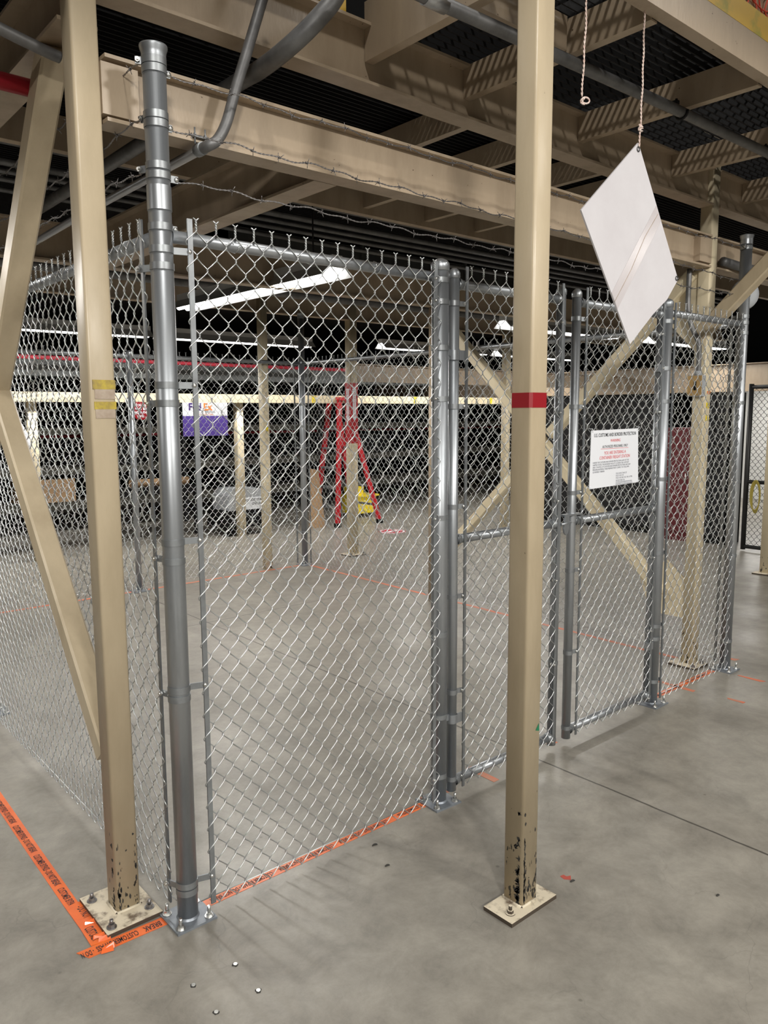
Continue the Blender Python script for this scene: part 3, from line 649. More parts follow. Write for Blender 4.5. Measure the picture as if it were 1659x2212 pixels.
def panel(p0, p1, label, out, off=0.028, rails=(2.372,), r=0.0021, ns=6, inset=(0.05, 0.05), bars=(True, True), z0=0.022, z1=2.400, wire_z=0.055, barx=(0.085, 0.085), wob=0.0):
    P0 = Vector((*p0, 0)); P1 = Vector((*p1, 0)); d = (P1-P0).normalized(); O = Vector((*out, 0))
    t = thing('chain_link_fence', ((P0+P1)/2), label, 'fence')
    a = P0+d*inset[0]+O*off; b = P1-d*inset[1]+O*off
    fabric((a.x, a.y), (b.x, b.y), z0, z1, out, r=r, ns=ns, parent=t, wob=wob)
    for z in rails: MB().cyl(P0+d*0.035+Vector((0, 0, z)), P1-d*0.035+Vector((0, 0, z)), 0.0208, 20).build('top_rail', M_galv, t)
    w_ = MB(); w_.tube([P0+O*(off-.004)+d*0.04+Vector((0, 0, wire_z)), P1+O*(off-.004)-d*0.04+Vector((0, 0, wire_z))], 0.0021, 6); w_.build('tension_wire', M_wire, t)
    ties = MB()
    k = 0.25
    while k < (P1-P0).length-0.1:
        for z in rails:
            c = P0+d*k+Vector((0, 0, z)); ties.tube([c+O*(0.024*math.cos(q))+Vector((0, 0, 0.024*math.sin(q)))+d*0.004*q for q in [i*0.8 for i in range(9)]], 0.0019, 5)
        k += 0.32
    ties.build('tie_wires', M_wire, t)
    for flag, q, s, bx_ in ((bars[0], P0, 1, barx[0]), (bars[1], P1, -1, barx[1])):
        if flag:
            c = q+d*s*bx_+O*off; b_ = MB(); b_.bar(c+Vector((0, 0, 0.03)), c+Vector((0, 0, 2.43)), 0.018, 0.006, O); b_.build('tension_bar', M_band, t)
    return t
# front run
panel((0, 0), (1.267, 0), 'chain-link panel between the tall corner post and the gate hinge post', (0, -1), ns=8, inset=(0.075, 0.025), bars=(True, True), barx=(0.088, 0.055))
panel((3.125, 0), (4.093, 0), 'narrow chain-link panel between the gate and the last corner post', (0, -1), ns=6, inset=(0.055, 0.03), barx=(0.055, 0.06))
panel((4.093, 0), (4.093, 5.11), 'long chain-link side panel running back from the last corner post', (1, 0), ns=5, inset=(0.05, 0.05), r=0.0020, wob=0.01)
panel((-1.2, 5.11), (4.093, 5.11), 'chain-link back panel of the cage facing the camera', (0, 1), ns=5, inset=(0.05, 0.05), r=0.0020, off=0.03)
panel((0, 0), (0, 5.11), 'chain-link panel running left and back from the tall corner post', (-1, 0), ns=6, inset=(0.07, 0.05), wob=0.012, z0=0.03)

# ------------------------------------------------------------------ fence posts
def band(x, y, z, r, parent, tabs=((1, 0),), h=0.022, m=None, reach=0.05):
    b = MB(); b.ring((x, y, z-h/2), r, r+0.0024, h)
    for dx, dy in tabs:
        d = Vector((dx, dy, 0)); s = d.cross(Vector((0, 0, 1)))
        c = Vector((x, y, z)); b.bar(c+d*(r*0.9)-Vector((0, 0.0, 0)), c+d*(r+reach), 0.006, h, (0, 0, 1))
    o = b.build('tension_band', m or M_band, parent)
    k = MB()
    for dx, dy in tabs:
        d = Vector((dx, dy, 0)); s = d.cross(Vector((0, 0, 1))).normalized(); c = Vector((x, y, z))+d*(r+reach-0.006)
        k.lathe(c+s*0.003, [(0.0085, 0), (0.008, 0.003), (0.004, 0.006), (0, 0.0065)], 10, s); k.cyl(c-s*0.018, c, 0.004, 8); k.hexnut(c-s*0.012, 0.008, 0.006, s)
    k.build('carriage_bolt', M_bolt, o)
    return o
def post(x, y, h, label, r=0.0365, plate=0.076, rot=0.0, cap='flare', bands=(), bolts=True):
    t = thing('fence_post', (x, y, 0), label, 'fence post')
    MB().cyl((x, y, 0.008), (x, y, h-0.02), r, 32).build('pipe', M_galv, t)
    cp = MB()
    if cap == 'flare': cp.ring((x, y, h-0.062), r, r+.0022, 0.026, 32); cp.lathe((x, y, h-0.038), [(r+.0015, 0), (r+.0015, 0.006), (r+.003, 0.014), (r+.0065, 0.024), (r+.0075, 0.030)], 32); cp.lathe((x, y, h-0.008), [(r+.0075, 0), (r+.0065, 0.004), (r*0.8, 0.008), (r*.5, 0.011), (0, 0.012)], 32)
    else: cp.lathe((x, y, h-0.045), [(r+.001, 0), (r+.003, 0.002), (r+.0035, 0.026), (r+.002, 0.032), (r*0.8, 0.043), (r*.4, 0.050), (0, 0.052)], 28)
    cp.build('cap', M_galv, t)
    c, s = math.cos(rot), math.sin(rot)
    MB().prism([(x+(u*c-v*s)*plate, y+(u*s+v*c)*plate, 0) for u, v in ((-1, -1), (1, -1), (1, 1), (-1, 1))], (0, 0, 0.008)).build('base_plate', M_fplate, t)
    if bolts:
        for u, v in ((-.72, -.72), (.72, -.72), (.72, .72), (-.72, .72)): anchor(x+(u*c-v*s)*plate, y+(u*s+v*c)*plate, 0.008, t, 0.011, M_bolt, 0.04)
    for bd in bands: band(x, y, bd[0], r, t, bd[1], reach=bd[2] if len(bd) > 2 else 0.05)
    wd = MB(); wd.lathe((x, y, 0.006), [(r+.006, 0), (r+.003, 0.004), (r, 0.010)], 24); wd.build('weld_bead', M_fplate, t)
    return t
X1, X0, Y1 = (1, -0.25), (-1, -0.25), (-0.3, 1)
p0 = post(0, 0, 2.945, 'tallest fence post at the near corner, with barbed wire clamps', bands=[
    (2.868, ((1, 0),), 0.016), (2.893, ((-1, 0.4),), 0.016), (2.706, ((1, 0),), 0.016), (2.732, ((-0.5, 1),), 0.016), (2.551, ((1, 0),), 0.03), (2.580, ((-0.5, 1),), 0.03),
    (2.394, ((1, 0),), 0.02), (2.272, ((-.5, 1),), 0.05), (2.325, ((1, -0.3),), 0.055), (1.894, ((1, -0.3),), 0.055), (1.835, ((-.3, 1),), 0.05),
    (1.371, ((1, -0.3),), 0.055), (1.307, ((-.3, 1),), 0.05), (0.857, ((1, -0.3),), 0.055), (0.825, ((-.3, 1),), 0.05), (0.137, ((1, -0.3),), 0.055), (0.11, ((-.4, 1),), 0.05)])
MB().ring((0, 0, 2.445), 0.0365, 0.0388, 0.075, 32).build('splice_sleeve', M_galv, p0)
post(1.267, 0, 2.445, 'fence post the first gate leaf hangs from', cap='dome', rot=-0.05, bands=[(z, ((-1, -.35),), 0.03) for z in (2.36, 2.27, 1.859, 1.339, 0.807, 0.135)]+[(2.077, ((1, 0),), 0.012), (0.42, ((1, 0),), 0.012)])
post(3.125, 0, 2.445, 'fence post between the second gate leaf and the narrow panel', cap='dome', rot=0.03, bands=[(z, ((1, -.35),), 0.03) for z in (2.32, 1.859, 1.40, 0.95, 0.50, 0.15)]+[(2.05, ((-1, -.3),), 0.03), (0.42, ((-1, -.2),), 0.03)])
post(4.093, 0, 2.945, 'tall fence post at the far right end of the front run', rot=0.03, bands=[(z, ((-1, -.35),), 0.035) for z in (2.86, 2.56, 2.314, 1.855, 1.325, 0.815, 0.212)]+[(2.38, ((0, 1),), 0.03), (2.42, ((0, 1),), 0.03)])
post(4.093, 5.11, 2.945, 'tall fence post at the far back corner of the cage', bands=[(z, ((-1, .2), (0, -1)), 0.04) for z in (2.38, 1.9, 1.4, 0.9, 0.4)], bolts=True)
post(2.03, 5.11, 2.42, 'shorter middle post of the back fence, half behind the taped column', cap='dome', r=0.03)
post(0, 2.55, 2.42, 'middle post of the left fence beyond the brace', cap='dome', r=0.03)
post(0, 5.11, 2.945, 'corner post at the back left of the cage')

# ------------------------------------------------------------------ gate leaves
def gate(xh, xl, label, hinge_x, r=0.0238, latch=False):
    """xh: pipe centre at hinge side, xl: pipe centre at latch side"""
    x0, x1 = min(xh, xl), max(xh, xl)
    t = thing('gate_leaf', ((x0+x1)/2, 0, 0.03), label, 'gate')
    for x in (x0, x1):
        MB().cyl((x, 0, 0.03), (x, 0, 2.40), r, 24).build('upright', M_galv, t)
        cp = MB(); cp.lathe((x, 0, 2.378), [(r+.001, 0), (r+.003, 0.002), (r+.003, 0.024), (r*.8, 0.036), (r*.4, 0.043), (0, 0.045)], 24); cp.build('cap', M_galv, t)
    for z, nm, rr in ((2.355, 'top_rail', 0.0208), (0.075, 'bottom_rail', 0.0208), (1.228, 'middle_rail', 0.0208)):
        MB().cyl((x0+r*.8, 0, z), (x1-r*.8, 0, z), rr, 20).build(nm, M_galv, t)
    for z in (2.355, 0.075, 1.228):
        for x, sg in ((x0, 1), (x1, -1)): MB().lathe((x+sg*r*.7, 0, z), [(0.029, 0), (0.027, 0.012), (0.0235, 0.026), (0.0212, 0.028)], 18, (sg, 0, 0)).build('rail_end_cup', M_band, t)
    fabric((x0+0.045, -0.026), (x1-0.025, -0.026), 0.045, 2.40, (0, -1), ns=6, parent=t)
    for x in (x0+0.055, x1-0.018):
        b_ = MB(); b_.bar((x, -0.026, 0.04), (x, -0.026, 2.43), 0.015, 0.005, (0, -1, 0)); b_.build('tension_bar', M_band, t)
    for z in (2.272, 1.827, 1.379, 0.964, 0.513, 0.09): 
        band(x0, 0, z, r, t, ((1, -.35),), reach=0.032)
        band(x1, 0, z-0.03, r, t, ((-.9, -.5),), reach=0.018)
    # hinges
    for z in (2.05, 0.385):
        s = -1 if hinge_x < (x0+x1)/2 else 1; xx = x0 if s < 0 else x1
        hb = MB(); hb.ring((xx, 0, z-0.021), r, r+0.0035, 0.042)
        hb.bar((xx, -r*.8, z), (xx-s*(r+0.032), -r*.8, z), 0.010, 0.042); hb.bar((xx, 0, z+.01), (hinge_x, 0, z+.01), 0.014, 0.028)
        hb.build('hinge', M_galv, t)
    return t
gate(1.352, 2.118, 'first gate leaf with middle rail, left of the latch', 1.267)
g2 = gate(3.070, 2.248, 'second gate leaf with middle rail, carrying the fork latch and white notice', 3.125)
lt = MB(); lt.box(2.15, 2.285, -0.032, 0.0, 1.262, 1.272); lt.ring((2.248, 0, 1.225), 0.0238, 0.0275, 0.04)
lt.prism([(2.185, -0.034, 1.262), (2.185, -0.034, 1.20), (2.175, -0.034, 1.175), (2.160, -0.034, 1.165), (2.145, -0.034, 1.178), (2.140, -0.034, 1.20), (2.15, -0.034, 1.262)], (0, 0.008, 0))
lt.cyl((2.12, -0.03, 1.225), (2.20, -0.03, 1.228), 0.007, 10); lt.cyl((2.285, -0.035, 1.245), (2.285, -0.02, 1.245), 0.008, 10)
lt.build('fork_latch', M_galv, g2)

# white notice on the second leaf
ns_ = thing('warning_sign', (2.57, -0.045, 1.4), 'white customs warning notice wired to the second gate leaf', 'sign')
A = Vector((2.345, -0.040, 1.702)); B = Vector((2.795, -0.040, 1.707)); Cc = Vector((2.815, -0.040, 1.402)); D = Vector((2.340, -0.040, 1.393))
MB().prism([A, B, Cc, D], (0, -0.003, 0)).build('board', M_white2, ns_)
XD = (B-A).normalized(); YD = Vector((0, 0, 1)); yy = -0.0438
def ln(s, size, u, v, m, xs=1.0, al='CENTER', bold=0.0): text(s, size, (2.34+u, yy, v), (1, 0, 0.012), (0, 0, 1), m, 'lettering', ns_, al, xs, bold=bold)
ln('U.S. CUSTOMS AND BORDER PROTECTION', 0.0265, 0.232, 1.677, M_txtb, 0.78, bold=0.0003)
ln('WARNING', 0.022, 0.232, 1.645, M_txtr, 0.9)
ln('AUTHORIZED PERSONNEL ONLY', 0.021, 0.232, 1.614, M_txtb, 0.78)
MB().box(2.435, 2.70, -0.0442, -0.0436, 1.6018, 1.6034).build('underline', M_txtr, ns_)
ln('YOU ARE ENTERING A', 0.025, 0.232, 1.580, M_txtr, 0.82)
ln('CONTAINER FREIGHT STATION', 0.025, 0.232, 1.555, M_txtr, 0.82)
for i, s in enumerate(('UNDER THE CUSTOMS AND BORDER PROTECTION LAWS OF THE', 'UNITED STATES, THIS BONDED FACILITY IS UNDER THE CUSTODY', 'AND CONTROL OF CUSTOMS AND BORDER PROTECTION AND ANY', 'PERSONS ENTERING THESE PREMISES MUST COMPLY TO THE LAWS', 'GOVERNED THEREIN.')):
    ln(s, 0.0125, 0.025, 1.530-i*0.0125, M_txtg, 0.92, 'LEFT')
for i, s in enumerate(('TITLE 18 USC 1546 & 227', 'TITLE 19 USC 100', 'TITLE 19 USC 482, 1467, 1581, & 1598a')): ln(s, 0.0125, 0.245, 1.463-i*0.0125, M_txtg, 0.8, 'LEFT')
for i, s in enumerate(('CBP PORT DIRECTOR', 'CUSTOMS AND BORDER PROTECTION', 'DEPARTMENT OF HOMELAND SECURITY')): ln(s, 0.0115, 0.245, 1.424-i*0.0105, M_txtg, 0.8, 'LEFT')
tw_ = MB()
for c in (A, B, Cc, D):
    i_ = c+((A+Cc)/2-c)*0.05; tw_.ball((i_.x, -0.0445, i_.z), 0.0035); tw_.tube([i_+Vector((0, -0.004, 0)), c+Vector((0.004, -0.008, 0.008)), c+Vector((0, 0.012, 0.01))], 0.0022, 5)
tw_.build('wire_tie', M_white2, ns_)

# ------------------------------------------------------------------ barbed wire
def barbed(p, q, label, sag=0.015, r=0.0017):
    p, q = Vector(p), Vector(q); L = (q-p).length; d = (q-p)/L; t = thing('barbed_wire', p, label, 'barbed wire')
    a = d.cross(Vector((0, 0, 1))).normalized(); up = a.cross(d)
    rnd = random.Random(int(abs(p.z+q.y*3)*1000)); n = int(L/0.011)
    ph = rnd.random()*6
    def base(s):
        k = s/L
        return p+d*s-Vector((0, 0, sag*4*k*(1-k)))+up*0.004*math.sin(s*17+ph)+a*0.003*math.sin(s*11+ph*2)+up*0.0035*math.sin(s*41+ph)
    o = MB()
    for f in (0, PI):
        o.tube([base(s)+(a*math.cos(s*190+f)+up*math.sin(s*190+f))*r*1.05 for s in [L*i/n for i in range(n+1)]], r, 5)
    o.build('twisted_strand', M_barb, t)
    s = 0.06+rnd.random()*0.05; b = MB()
    while s < L-0.02:
        c = base(s); th = rnd.random()*PI
        b.tube([c+(a*math.cos(q_)+up*math.sin(q_))*r*2.3+d*(q_*0.0009-0.006) for q_ in [i*0.75 for i in range(18)]], r*0.75, 5)
        for k in range(4):
            ang = th+k*PI/2+rnd.random()*0.6; v = (a*math.cos(ang)+up*math.sin(ang)); e = d*(0.006 if k % 2 else -0.006)
            b.tube([c+e*0.6+v*r, c+e+v*(0.014+rnd.random()*0.004)+d*(rnd.random()-.5)*0.01], r*0.7, 5)
        s += 0.105+rnd.random()*0.03
    b.build('barbs', M_barb, t)['kind'] = 'stuff'
    return t
barbed((0.045, 0, 2.868), (4.06, 0, 2.86), 'topmost barbed wire strand along the front run', 0.01)
barbed((0.045, 0, 2.706), (4.06, 0, 2.64), 'middle barbed wire strand along the front run', -0.01)
barbed((0.065, 0, 2.551), (4.06, 0, 2.55), 'lowest barbed wire strand along the front run', 0.015)
barbed((-0.03, 0.02, 2.893), (-0.01, 5.05, 2.86), 'topmost barbed wire strand along the left run', -0.03)
barbed((-0.03, 0.04, 2.730), (-0.01, 5.05, 2.72), 'middle barbed wire strand along the left run', 0.02)
barbed((-0.03, 0.06, 2.575), (-0.01, 5.05, 2.57), 'lowest barbed wire strand along the left run', -0.02)

# ------------------------------------------------------------------ hanging board and string
hs = thing('hanging_board', (1.553, -0.752, 2.789), 'blank white board hung by one corner from a string outside the gate', 'board')
q4 = [(1.553, -0.752, 2.792), (1.207, -0.752, 2.497), (1.543, -0.752, 2.056), (1.880, -0.752, 2.332)]
MB().prism([q4[0], q4[1], q4[2], (1.70, -0.752, 2.180), (1.80, -0.752, 2.245), q4[3]], (0, 0.006, 0)).build('board', M_white, hs)
gr = MB()
for x, z in ((1.552, 2.768), (1.866, 2.335)):
    gr.tube([(x+0.008*math.cos(k), -0.7535, z+0.008*math.sin(k)) for k in [i*PI/6 for i in range(12)]], 0.0024, 6, True)
gr.build('grommet', M_grom, hs)
ct = MB(); ct.prism([(1.692, -0.7524, 2.590), (1.730, -0.7524, 2.538), (1.450, -0.7524, 2.180), (1.408, -0.7524, 2.235)], (0, -0.0006, 0)); ct.build('clear_tape', M_clear, hs)
cl_ = MB(); cl_.tube([(1.705, -0.7534, 2.560), (1.62, -0.7534, 2.465), (1.53, -0.7534, 2.33), (1.428, -0.7534, 2.205)], 0.0011, 5); cl_.build('tape_crease', M_resid, hs)
def twine(pts, label, knot=None, loop=None):
    t = thing('string', pts[0], label, 'string'); o = MB(); n = 120; P = [Vector(p) for p in pts]; L = [0]
    for i in range(1, len(P)): L.append(L[-1]+(P[i]-P[i-1]).length)
    def at(s):
        for i in range(1, len(P)):
            if s <= L[i] or i == len(P)-1: return P[i-1].lerp(P[i], (s-L[i-1])/(L[i]-L[i-1]))
    for f in (0, PI):
        o.tube([at(L[-1]*i/n)+Vector((math.cos(i*0.9+f), math.sin(i*0.9+f), 0))*0.0019+Vector((0.002*math.sin(i*.21), 0, 0)) for i in range(n+1)], 0.0019, 6)
    o.build('twisted_cord', M_twine, t)
    k = MB()
    if knot:
        c = Vector(knot)
        k.tube([c+Vector((0.006*math.sin(i*1.1), 0.006*math.cos(i*1.4), 0.008*math.sin(i*.7))) for i in range(18)], 0.003, 6)
        for a_ in (0.4, 1.0, 2.1): k.tube([c, c+Vector((0.02*math.cos(a_), 0, 0.018*math.sin(a_)))], 0.0018, 5)
    if loop:
        c = Vector(loop); k.tube([c+Vector((0.022*math.cos(a_)+0.012, 0, 0.010*math.sin(a_)+0.004*math.cos(a_))) for a_ in [i*PI/8 for i in range(16)]], 0.003, 6, True)
        k.tube([c+Vector((-0.006+0.005*math.sin(i*1.1), 0.005*math.cos(i*1.4), -0.008+0.01*math.sin(i*.7))) for i in range(16)], 0.003, 6)
    k.build('knot', M_twine, t)
twine([(1.560, -0.754, 3.255), (1.557, -0.758, 3.0), (1.551, -0.758, 2.79), (1.552, -0.757, 2.775)], 'twisted string holding the white board', (1.553, -0.758, 2.838))
twine([(1.205, -0.754, 3.385), (1.200, -0.756, 3.1), (1.187, -0.757, 2.862)], 'loose twisted string ending in an empty loop, left of the board', None, (1.197, -0.757, 2.855))

# ------------------------------------------------------------------ orange tape on the floor
def tape(quads, label, words=(), name='floor_tape', m=M_tape, z=0.0012):
    t = thing(name, Vector((*quads[0][0], 0)), label, 'tape')
    b = MB()
    for q in quads: b.prism([(x, y, 0.0002) for x, y in q], (0, 0, z))
    b.build('strip', m, t)
    for (s, size, x, y, ang, xs) in words:
        text(s, size, (x, y, z+0.0009), (math.cos(ang), math.sin(ang), 0), (-math.sin(ang), math.cos(ang), 0), M_txtb, 'lettering', t, 'CENTER', 1, bold=0.0006, fit=xs)
    return t
PH = 'CUSTOMER BYPASS - DO NOT BREAK'
a_ = math.radians(90)
# the left strip runs back from the plate of the taped column
tape([((-0.318, 0.335), (-0.270, 0.323), (-0.262, 0.80), (-0.312, 0.81)), ((-0.312, 0.81), (-0.262, 0.80), (-0.246, 1.60), (-0.298, 1.60))], 'orange printed tape on the floor running left from the taped column',
     [('CUSTOMER BYPASS', 0.036, -0.293, 0.405, -a_, 0.145)]+[('CUSTOMER BYPASS - DO NOT BREAK', 0.036, -0.292+k*.003, 0.640+.30*k, -a_, 0.272) for k in range(4)])
t_ = tape([((-0.318, 0.345), (-0.222, 0.347), (-0.262, 0.225), (-0.318, 0.19)), ((-0.318, 0.19), (-0.262, 0.225), (-0.268, 0.065), (-0.322, 0.075))], 'crumpled orange tape lapping the column plate corner',
     [('- DO NOT', 0.040, -0.276, 0.275, -a_, 0.085), ('CUSTOMER', 0.044, -0.296, 0.135, -a_, 0.085)], z=0.003)
cb = MB()
for i, (x, y) in enumerate(((-0.290, 0.010), (-0.283, 0.022), (-0.275, 0.075), (-0.285, 0.10), (-0.282, 0.195))):
    cb.prism([(x-.022, y, 0.003), (x+.018, y-.010, 0.003), (x+.022, y+.007, 0.010+random.random()*.008), (x-.016, y+.010, 0.008+random.random()*.008)], (0, 0, 0.0006))
cb.build('crumpled_fold', mat('orange_tape_gloss', (0.80, 0.15, 0.04), 0.12, coat=1.0), t_)
tape([((-0.372, 0.072), (-0.348, 0.020), (-0.045, 0.010), (-0.062, 0.058))], 'orange printed tape in front of the column plate, reading upside down',
     [('- DO N', 0.040, -0.345, 0.044, PI-.08, 0.042), ('CUSTOMER BYPASS', 0.040, -0.243, 0.041, PI-.05, 0.143), ('BREAK', 0.040, -0.120, 0.034, PI-.05, 0.062)], z=0.002)
w_ = [(PH, 0.034, 0.24+.30*k, 0.027, PI, 0.272) for k in range(4)][:3]+[('CUSTOMER BYPASS', 0.034, 1.11, 0.027, PI, 0.14)]
tape([((0.04, 0.004), (1.19, 0.004), (1.19, 0.048), (0.04, 0.050))], 'orange printed tape under the first chain-link panel', w_)
tape([((1.36, 0.03), (1.42, 0.03), (1.42, 0.07), (1.36, 0.07)), ((1.605, -0.045), (1.645, -0.045), (1.65, 0.145), (1.61, 0.145)), ((2.15, 0.03), (2.22, 0.03), (2.22, 0.06), (2.15, 0.06))], 'orange paint dashes on the floor under the gate', name='paint_mark', m=M_opaint)
tape([((3.19, 0.022), (4.0, 0.022), (4.0, 0.062), (3.19, 0.066))], 'orange printed tape under the narrow panel', [(PH, 0.03, 3.38, 0.043, PI, 0.272), (PH, 0.03, 3.78, 0.043, PI, 0.272)])
tape([((3.505, -0.075), (3.54, -0.075), (3.54, 0.21), (3.505, 0.21))], 'orange paint stroke crossing the tape under the narrow panel', name='paint_mark', m=M_opaint)
tape([((4.02, -0.28), (4.055, -0.30), (4.05, -0.12), (4.03, -0.12)), ((3.55, -0.38), (3.58, -0.38), (3.57, -0.27), (3.55, -0.28)), ((4.33, 0.04), (4.39, 0.03), (4.36, 0.11), (4.34, 0.11))], 'faded orange paint strokes on the floor right of the last corner post', name='paint_mark', m=M_opaint)
tape([((4.06, 0.15), (4.10, 0.15), (4.14, 5.05), (4.10, 5.05))], 'thin orange line on the floor under the side fence', m=M_opaint, name='floor_line')
tape([((-1.2, 5.10), (4.05, 5.10), (4.05, 5.14), (-1.2, 5.14))], 'thin orange line on the floor under the back fence', m=M_opaint, name='floor_line')
rm = MB(); rm.prism([(1.205, -0.755, 0.0002), (1.222, -0.775, 0.0002), (1.245, -0.757, 0.0002), (1.228, -0.750, 0.0002), (1.228, -0.735, 0.0002), (1.210, -0.732, 0.0002)], (0, 0, 0.0006)); tag(rm.build('paint_mark', mat('faded_red_paint', (0.38, 0.07, 0.05), 0.6)), 'small faded red paint mark right of the red-taped column', 'paint mark')
# cut-off anchor studs and bits of dirt
for x, y, lab in ((0.004, -0.327, 'cut anchor stud in the floor, nearest the corner post'), (-0.144, -0.322, 'cut anchor stud in the floor, leftmost of the four'), (-0.001, -0.478, 'cut anchor stud in the floor, rightmost of the front pair'), (-0.144, -0.470, 'cut anchor stud in the floor, nearest the bottom edge')):
    t = thing('anchor_stud', (x, y, 0), lab, 'anchor stud'); MB().cyl((x, y, 0), (x, y, 0.004), 0.0068, 14).build('stud', M_bolt, t)
    b = MB(); b.prism([(x+(0.0075+0.0055*random.random())*math.cos(k), y+(0.0075+0.0055*random.random())*math.sin(k), 0.0002) for k in [i*PI/6 for i in range(12)]], (0, 0, 0.0006)); b.build('chipped_hole', M_dirt, t)
for x, y, s, lab in ((0.803, -0.093, 0.014, 'curled black scrap on the floor before the first panel'), (0.12, 0.17, 0.014, 'dark scrap of debris inside the first panel'), (0.745, -0.24, 0.012, 'dark round spot on the floor before the first panel'),
                     (1.215, -0.79, 0.012, 'grey pebble on the floor below the red mark'), (1.55, -1.2, 0.008, 'tiny dark speck on the floor at the lower right')):
    b = MB(); b.tube([(x+s*math.cos(i*.5), y+s*.6*math.sin(i*.5), 0.003) for i in range(6)], [0.001, 0.003, 0.004, 0.004, 0.003, 0.001], 6); tag(b.build('debris', M_dirt), lab, 'debris')

# ------------------------------------------------------------------ things beyond the cage
# vinyl stop sign sticker on the floor
fs_ = thing('floor_sticker', (6.6, 6.38, 0), 'round red and white sticker on the floor beyond the side fence', 'sticker')
MB().cyl((6.6, 6.38, 0.0), (6.6, 6.38, 0.002), 0.21, 32).build('disc', M_redlad, fs_)
b = MB(); b.lathe((6.6, 6.38, 0.0021), [(0.17, 0), (0.185, 0.0005), (0.20, 0)], 32); b.box(6.47, 6.73, 6.33, 6.43, 0.002, 0.003); b.build('white_ring', M_white2, fs_)
text('STOP', 0.11, (6.6, 6.38, 0.0036), (math.cos(-.7), math.sin(-.7), 0), (-math.sin(-.7), math.cos(-.7), 0), M_redlad, 'lettering', fs_)
# company sign
cs = thing('company_sign', (4.1, 7.42, 1.7), 'white and purple carrier sign hanging under the low beam', 'sign')
MB().box(3.72, 4.40, 7.40, 7.415, 1.772, 1.955).build('white_half', M_white2, cs)
MB().box(3.72, 4.40, 7.40, 7.415, 1.495, 1.772).build('purple_half', M_purple, cs)
text('Fed', 0.135, (3.80, 7.398, 1.892), (1, 0, 0), (0, 0, 1), M_indigo, 'lettering', cs, 'LEFT', 1.0, bold=0.004)
text('Ex', 0.135, (4.025, 7.398, 1.892), (1, 0, 0), (0, 0, 1), M_orangep, 'lettering', cs, 'LEFT', 1.0, bold=0.004)
text('Express', 0.05, (4.05, 7.398, 1.828), (1, 0, 0), (0, 0, 1), M_txtg, 'lettering', cs, 'LEFT')
text('The World On Time', 0.036, (4.02, 7.398, 1.792), (1, 0, 0), (0, 0, 1), M_orangep, 'lettering', cs, 'CENTER')
# octagonal red sign
oc = thing('storage_sign', (3.1, 7.42, 1.85), 'dark red octagonal storage sign with white words under the low beam', 'sign')
R8 = 0.125; cx, cz = 3.12, 1.845
MB().prism([(cx+R8*math.cos(PI/8+i*PI/4), 7.40, cz+R8*math.sin(PI/8+i*PI/4)) for i in range(8)], (0, 0.012, 0)).build('plate', M_redtape, oc)
for i, s in enumerate(('STORAGE', 'MUST BE', 'UNDER THIS', 'LEVEL')): text(s, 0.046, (cx, 7.398, cz+0.070-i*0.047), (1, 0, 0), (0, 0, 1), M_white2, 'lettering', oc, 'CENTER', 0.8, bold=0.001)
# racks at the back: dark shelving with a few goods
def rack(x0, x1, y0, y1, levels, lab):
    t = thing('storage_rack', ((x0+x1)/2, y0, 0), lab, 'rack')
    for x in (x0, x1):
        for y in (y0, y1): MB().box(x-.03, x+.03, y-.03, y+.03, 0, 2.3).build('upright', M_dark, t)
    for z in levels:
        b = MB(); b.box(x0, x1, y0-.03, y0+.01, z-.05, z+.05); b.box(x0, x1, y1-.01, y1+.03, z-.05, z+.05); b.box(x0, x1, y0, y1, z+.03, z+.05); b.build('shelf', mat('shelf_olive', (0.10, 0.095, 0.07), 0.6) if False else M_shelf, t)
    return t
M_shelf = mat('shelf_olive', (0.045, 0.042, 0.032), 0.7)
rk = [(-1.9, 1.5, 'dark storage rack at the far left behind the mesh'), (1.6, 4.5, 'dark storage rack behind the purple sign'), (4.8, 7.6, 'dark storage rack behind the stepladder'), (7.8, 10.8, 'dark storage rack behind the first gate leaf'), (11.0, 14.2, 'dark storage rack at the far right back')]
for x0, x1, lab in rk: rack(x0, x1, 9.6, 10.3, (0.42, 0.95, 1.55), lab)
goods = [('dark carton on the bottom shelf of the far left rack', -1.4, -0.6, 0.48, 0.4, M_black), ('brown carton low on the rack behind the purple sign', 2.2, 3.0, 0.48, 0.35, M_brown), ('dark carton on the middle shelf behind the purple sign', 3.2, 4.1, 1.01, 0.4, M_black),
         ('dark carton behind the stepladder', 5.6, 6.6, 0.48, 0.4, M_black), ('dark carton behind the first gate leaf', 8.3, 9.4, 1.01, 0.35, M_black)]
for lab, x0, x1, z, h, mm in goods:
    t = thing('carton', ((x0+x1)/2, 9.9, z), lab, 'box'); MB().box(x0, x1, 9.65, 10.2, z, z+h).build('body', mm, t); MB().box(x0, x1, 9.9, 9.96, z+h-.002, z+h+.002).build('tape_strip', M_brown, t)
# stepladder
ld = thing('stepladder', (6.6, 7.6, 0), 'red fibreglass stepladder standing open behind the extinguisher column', 'ladder')
for (bx_, tx, yb, yt) in ((6.22, 6.42, 7.25, 7.42), (6.22, 6.42, 7.85, 7.68), (7.06, 6.56, 7.20, 7.42), (7.06, 6.56, 7.90, 7.68)):
    MB().bar((bx_, yb, 0.0), (tx, yt, 2.02), 0.035, 0.08, (1, 0, 0)).build('side_rail', M_redlad, ld)
for k in range(1, 6):
    z = k*0.31; f = z/2.02; MB().bar((6.22+.20*f, 7.25+.17*f, z), (6.22+.20*f, 7.85-.17*f, z), 0.03, 0.08, (1, 0, 0)).build('step', M_galv, ld)
    MB().bar((7.06-.50*f, 7.20+.22*f, z), (7.06-.50*f, 7.90-.22*f, z), 0.03, 0.05, (1, 0, 0)).build('cross_brace', M_galv, ld)
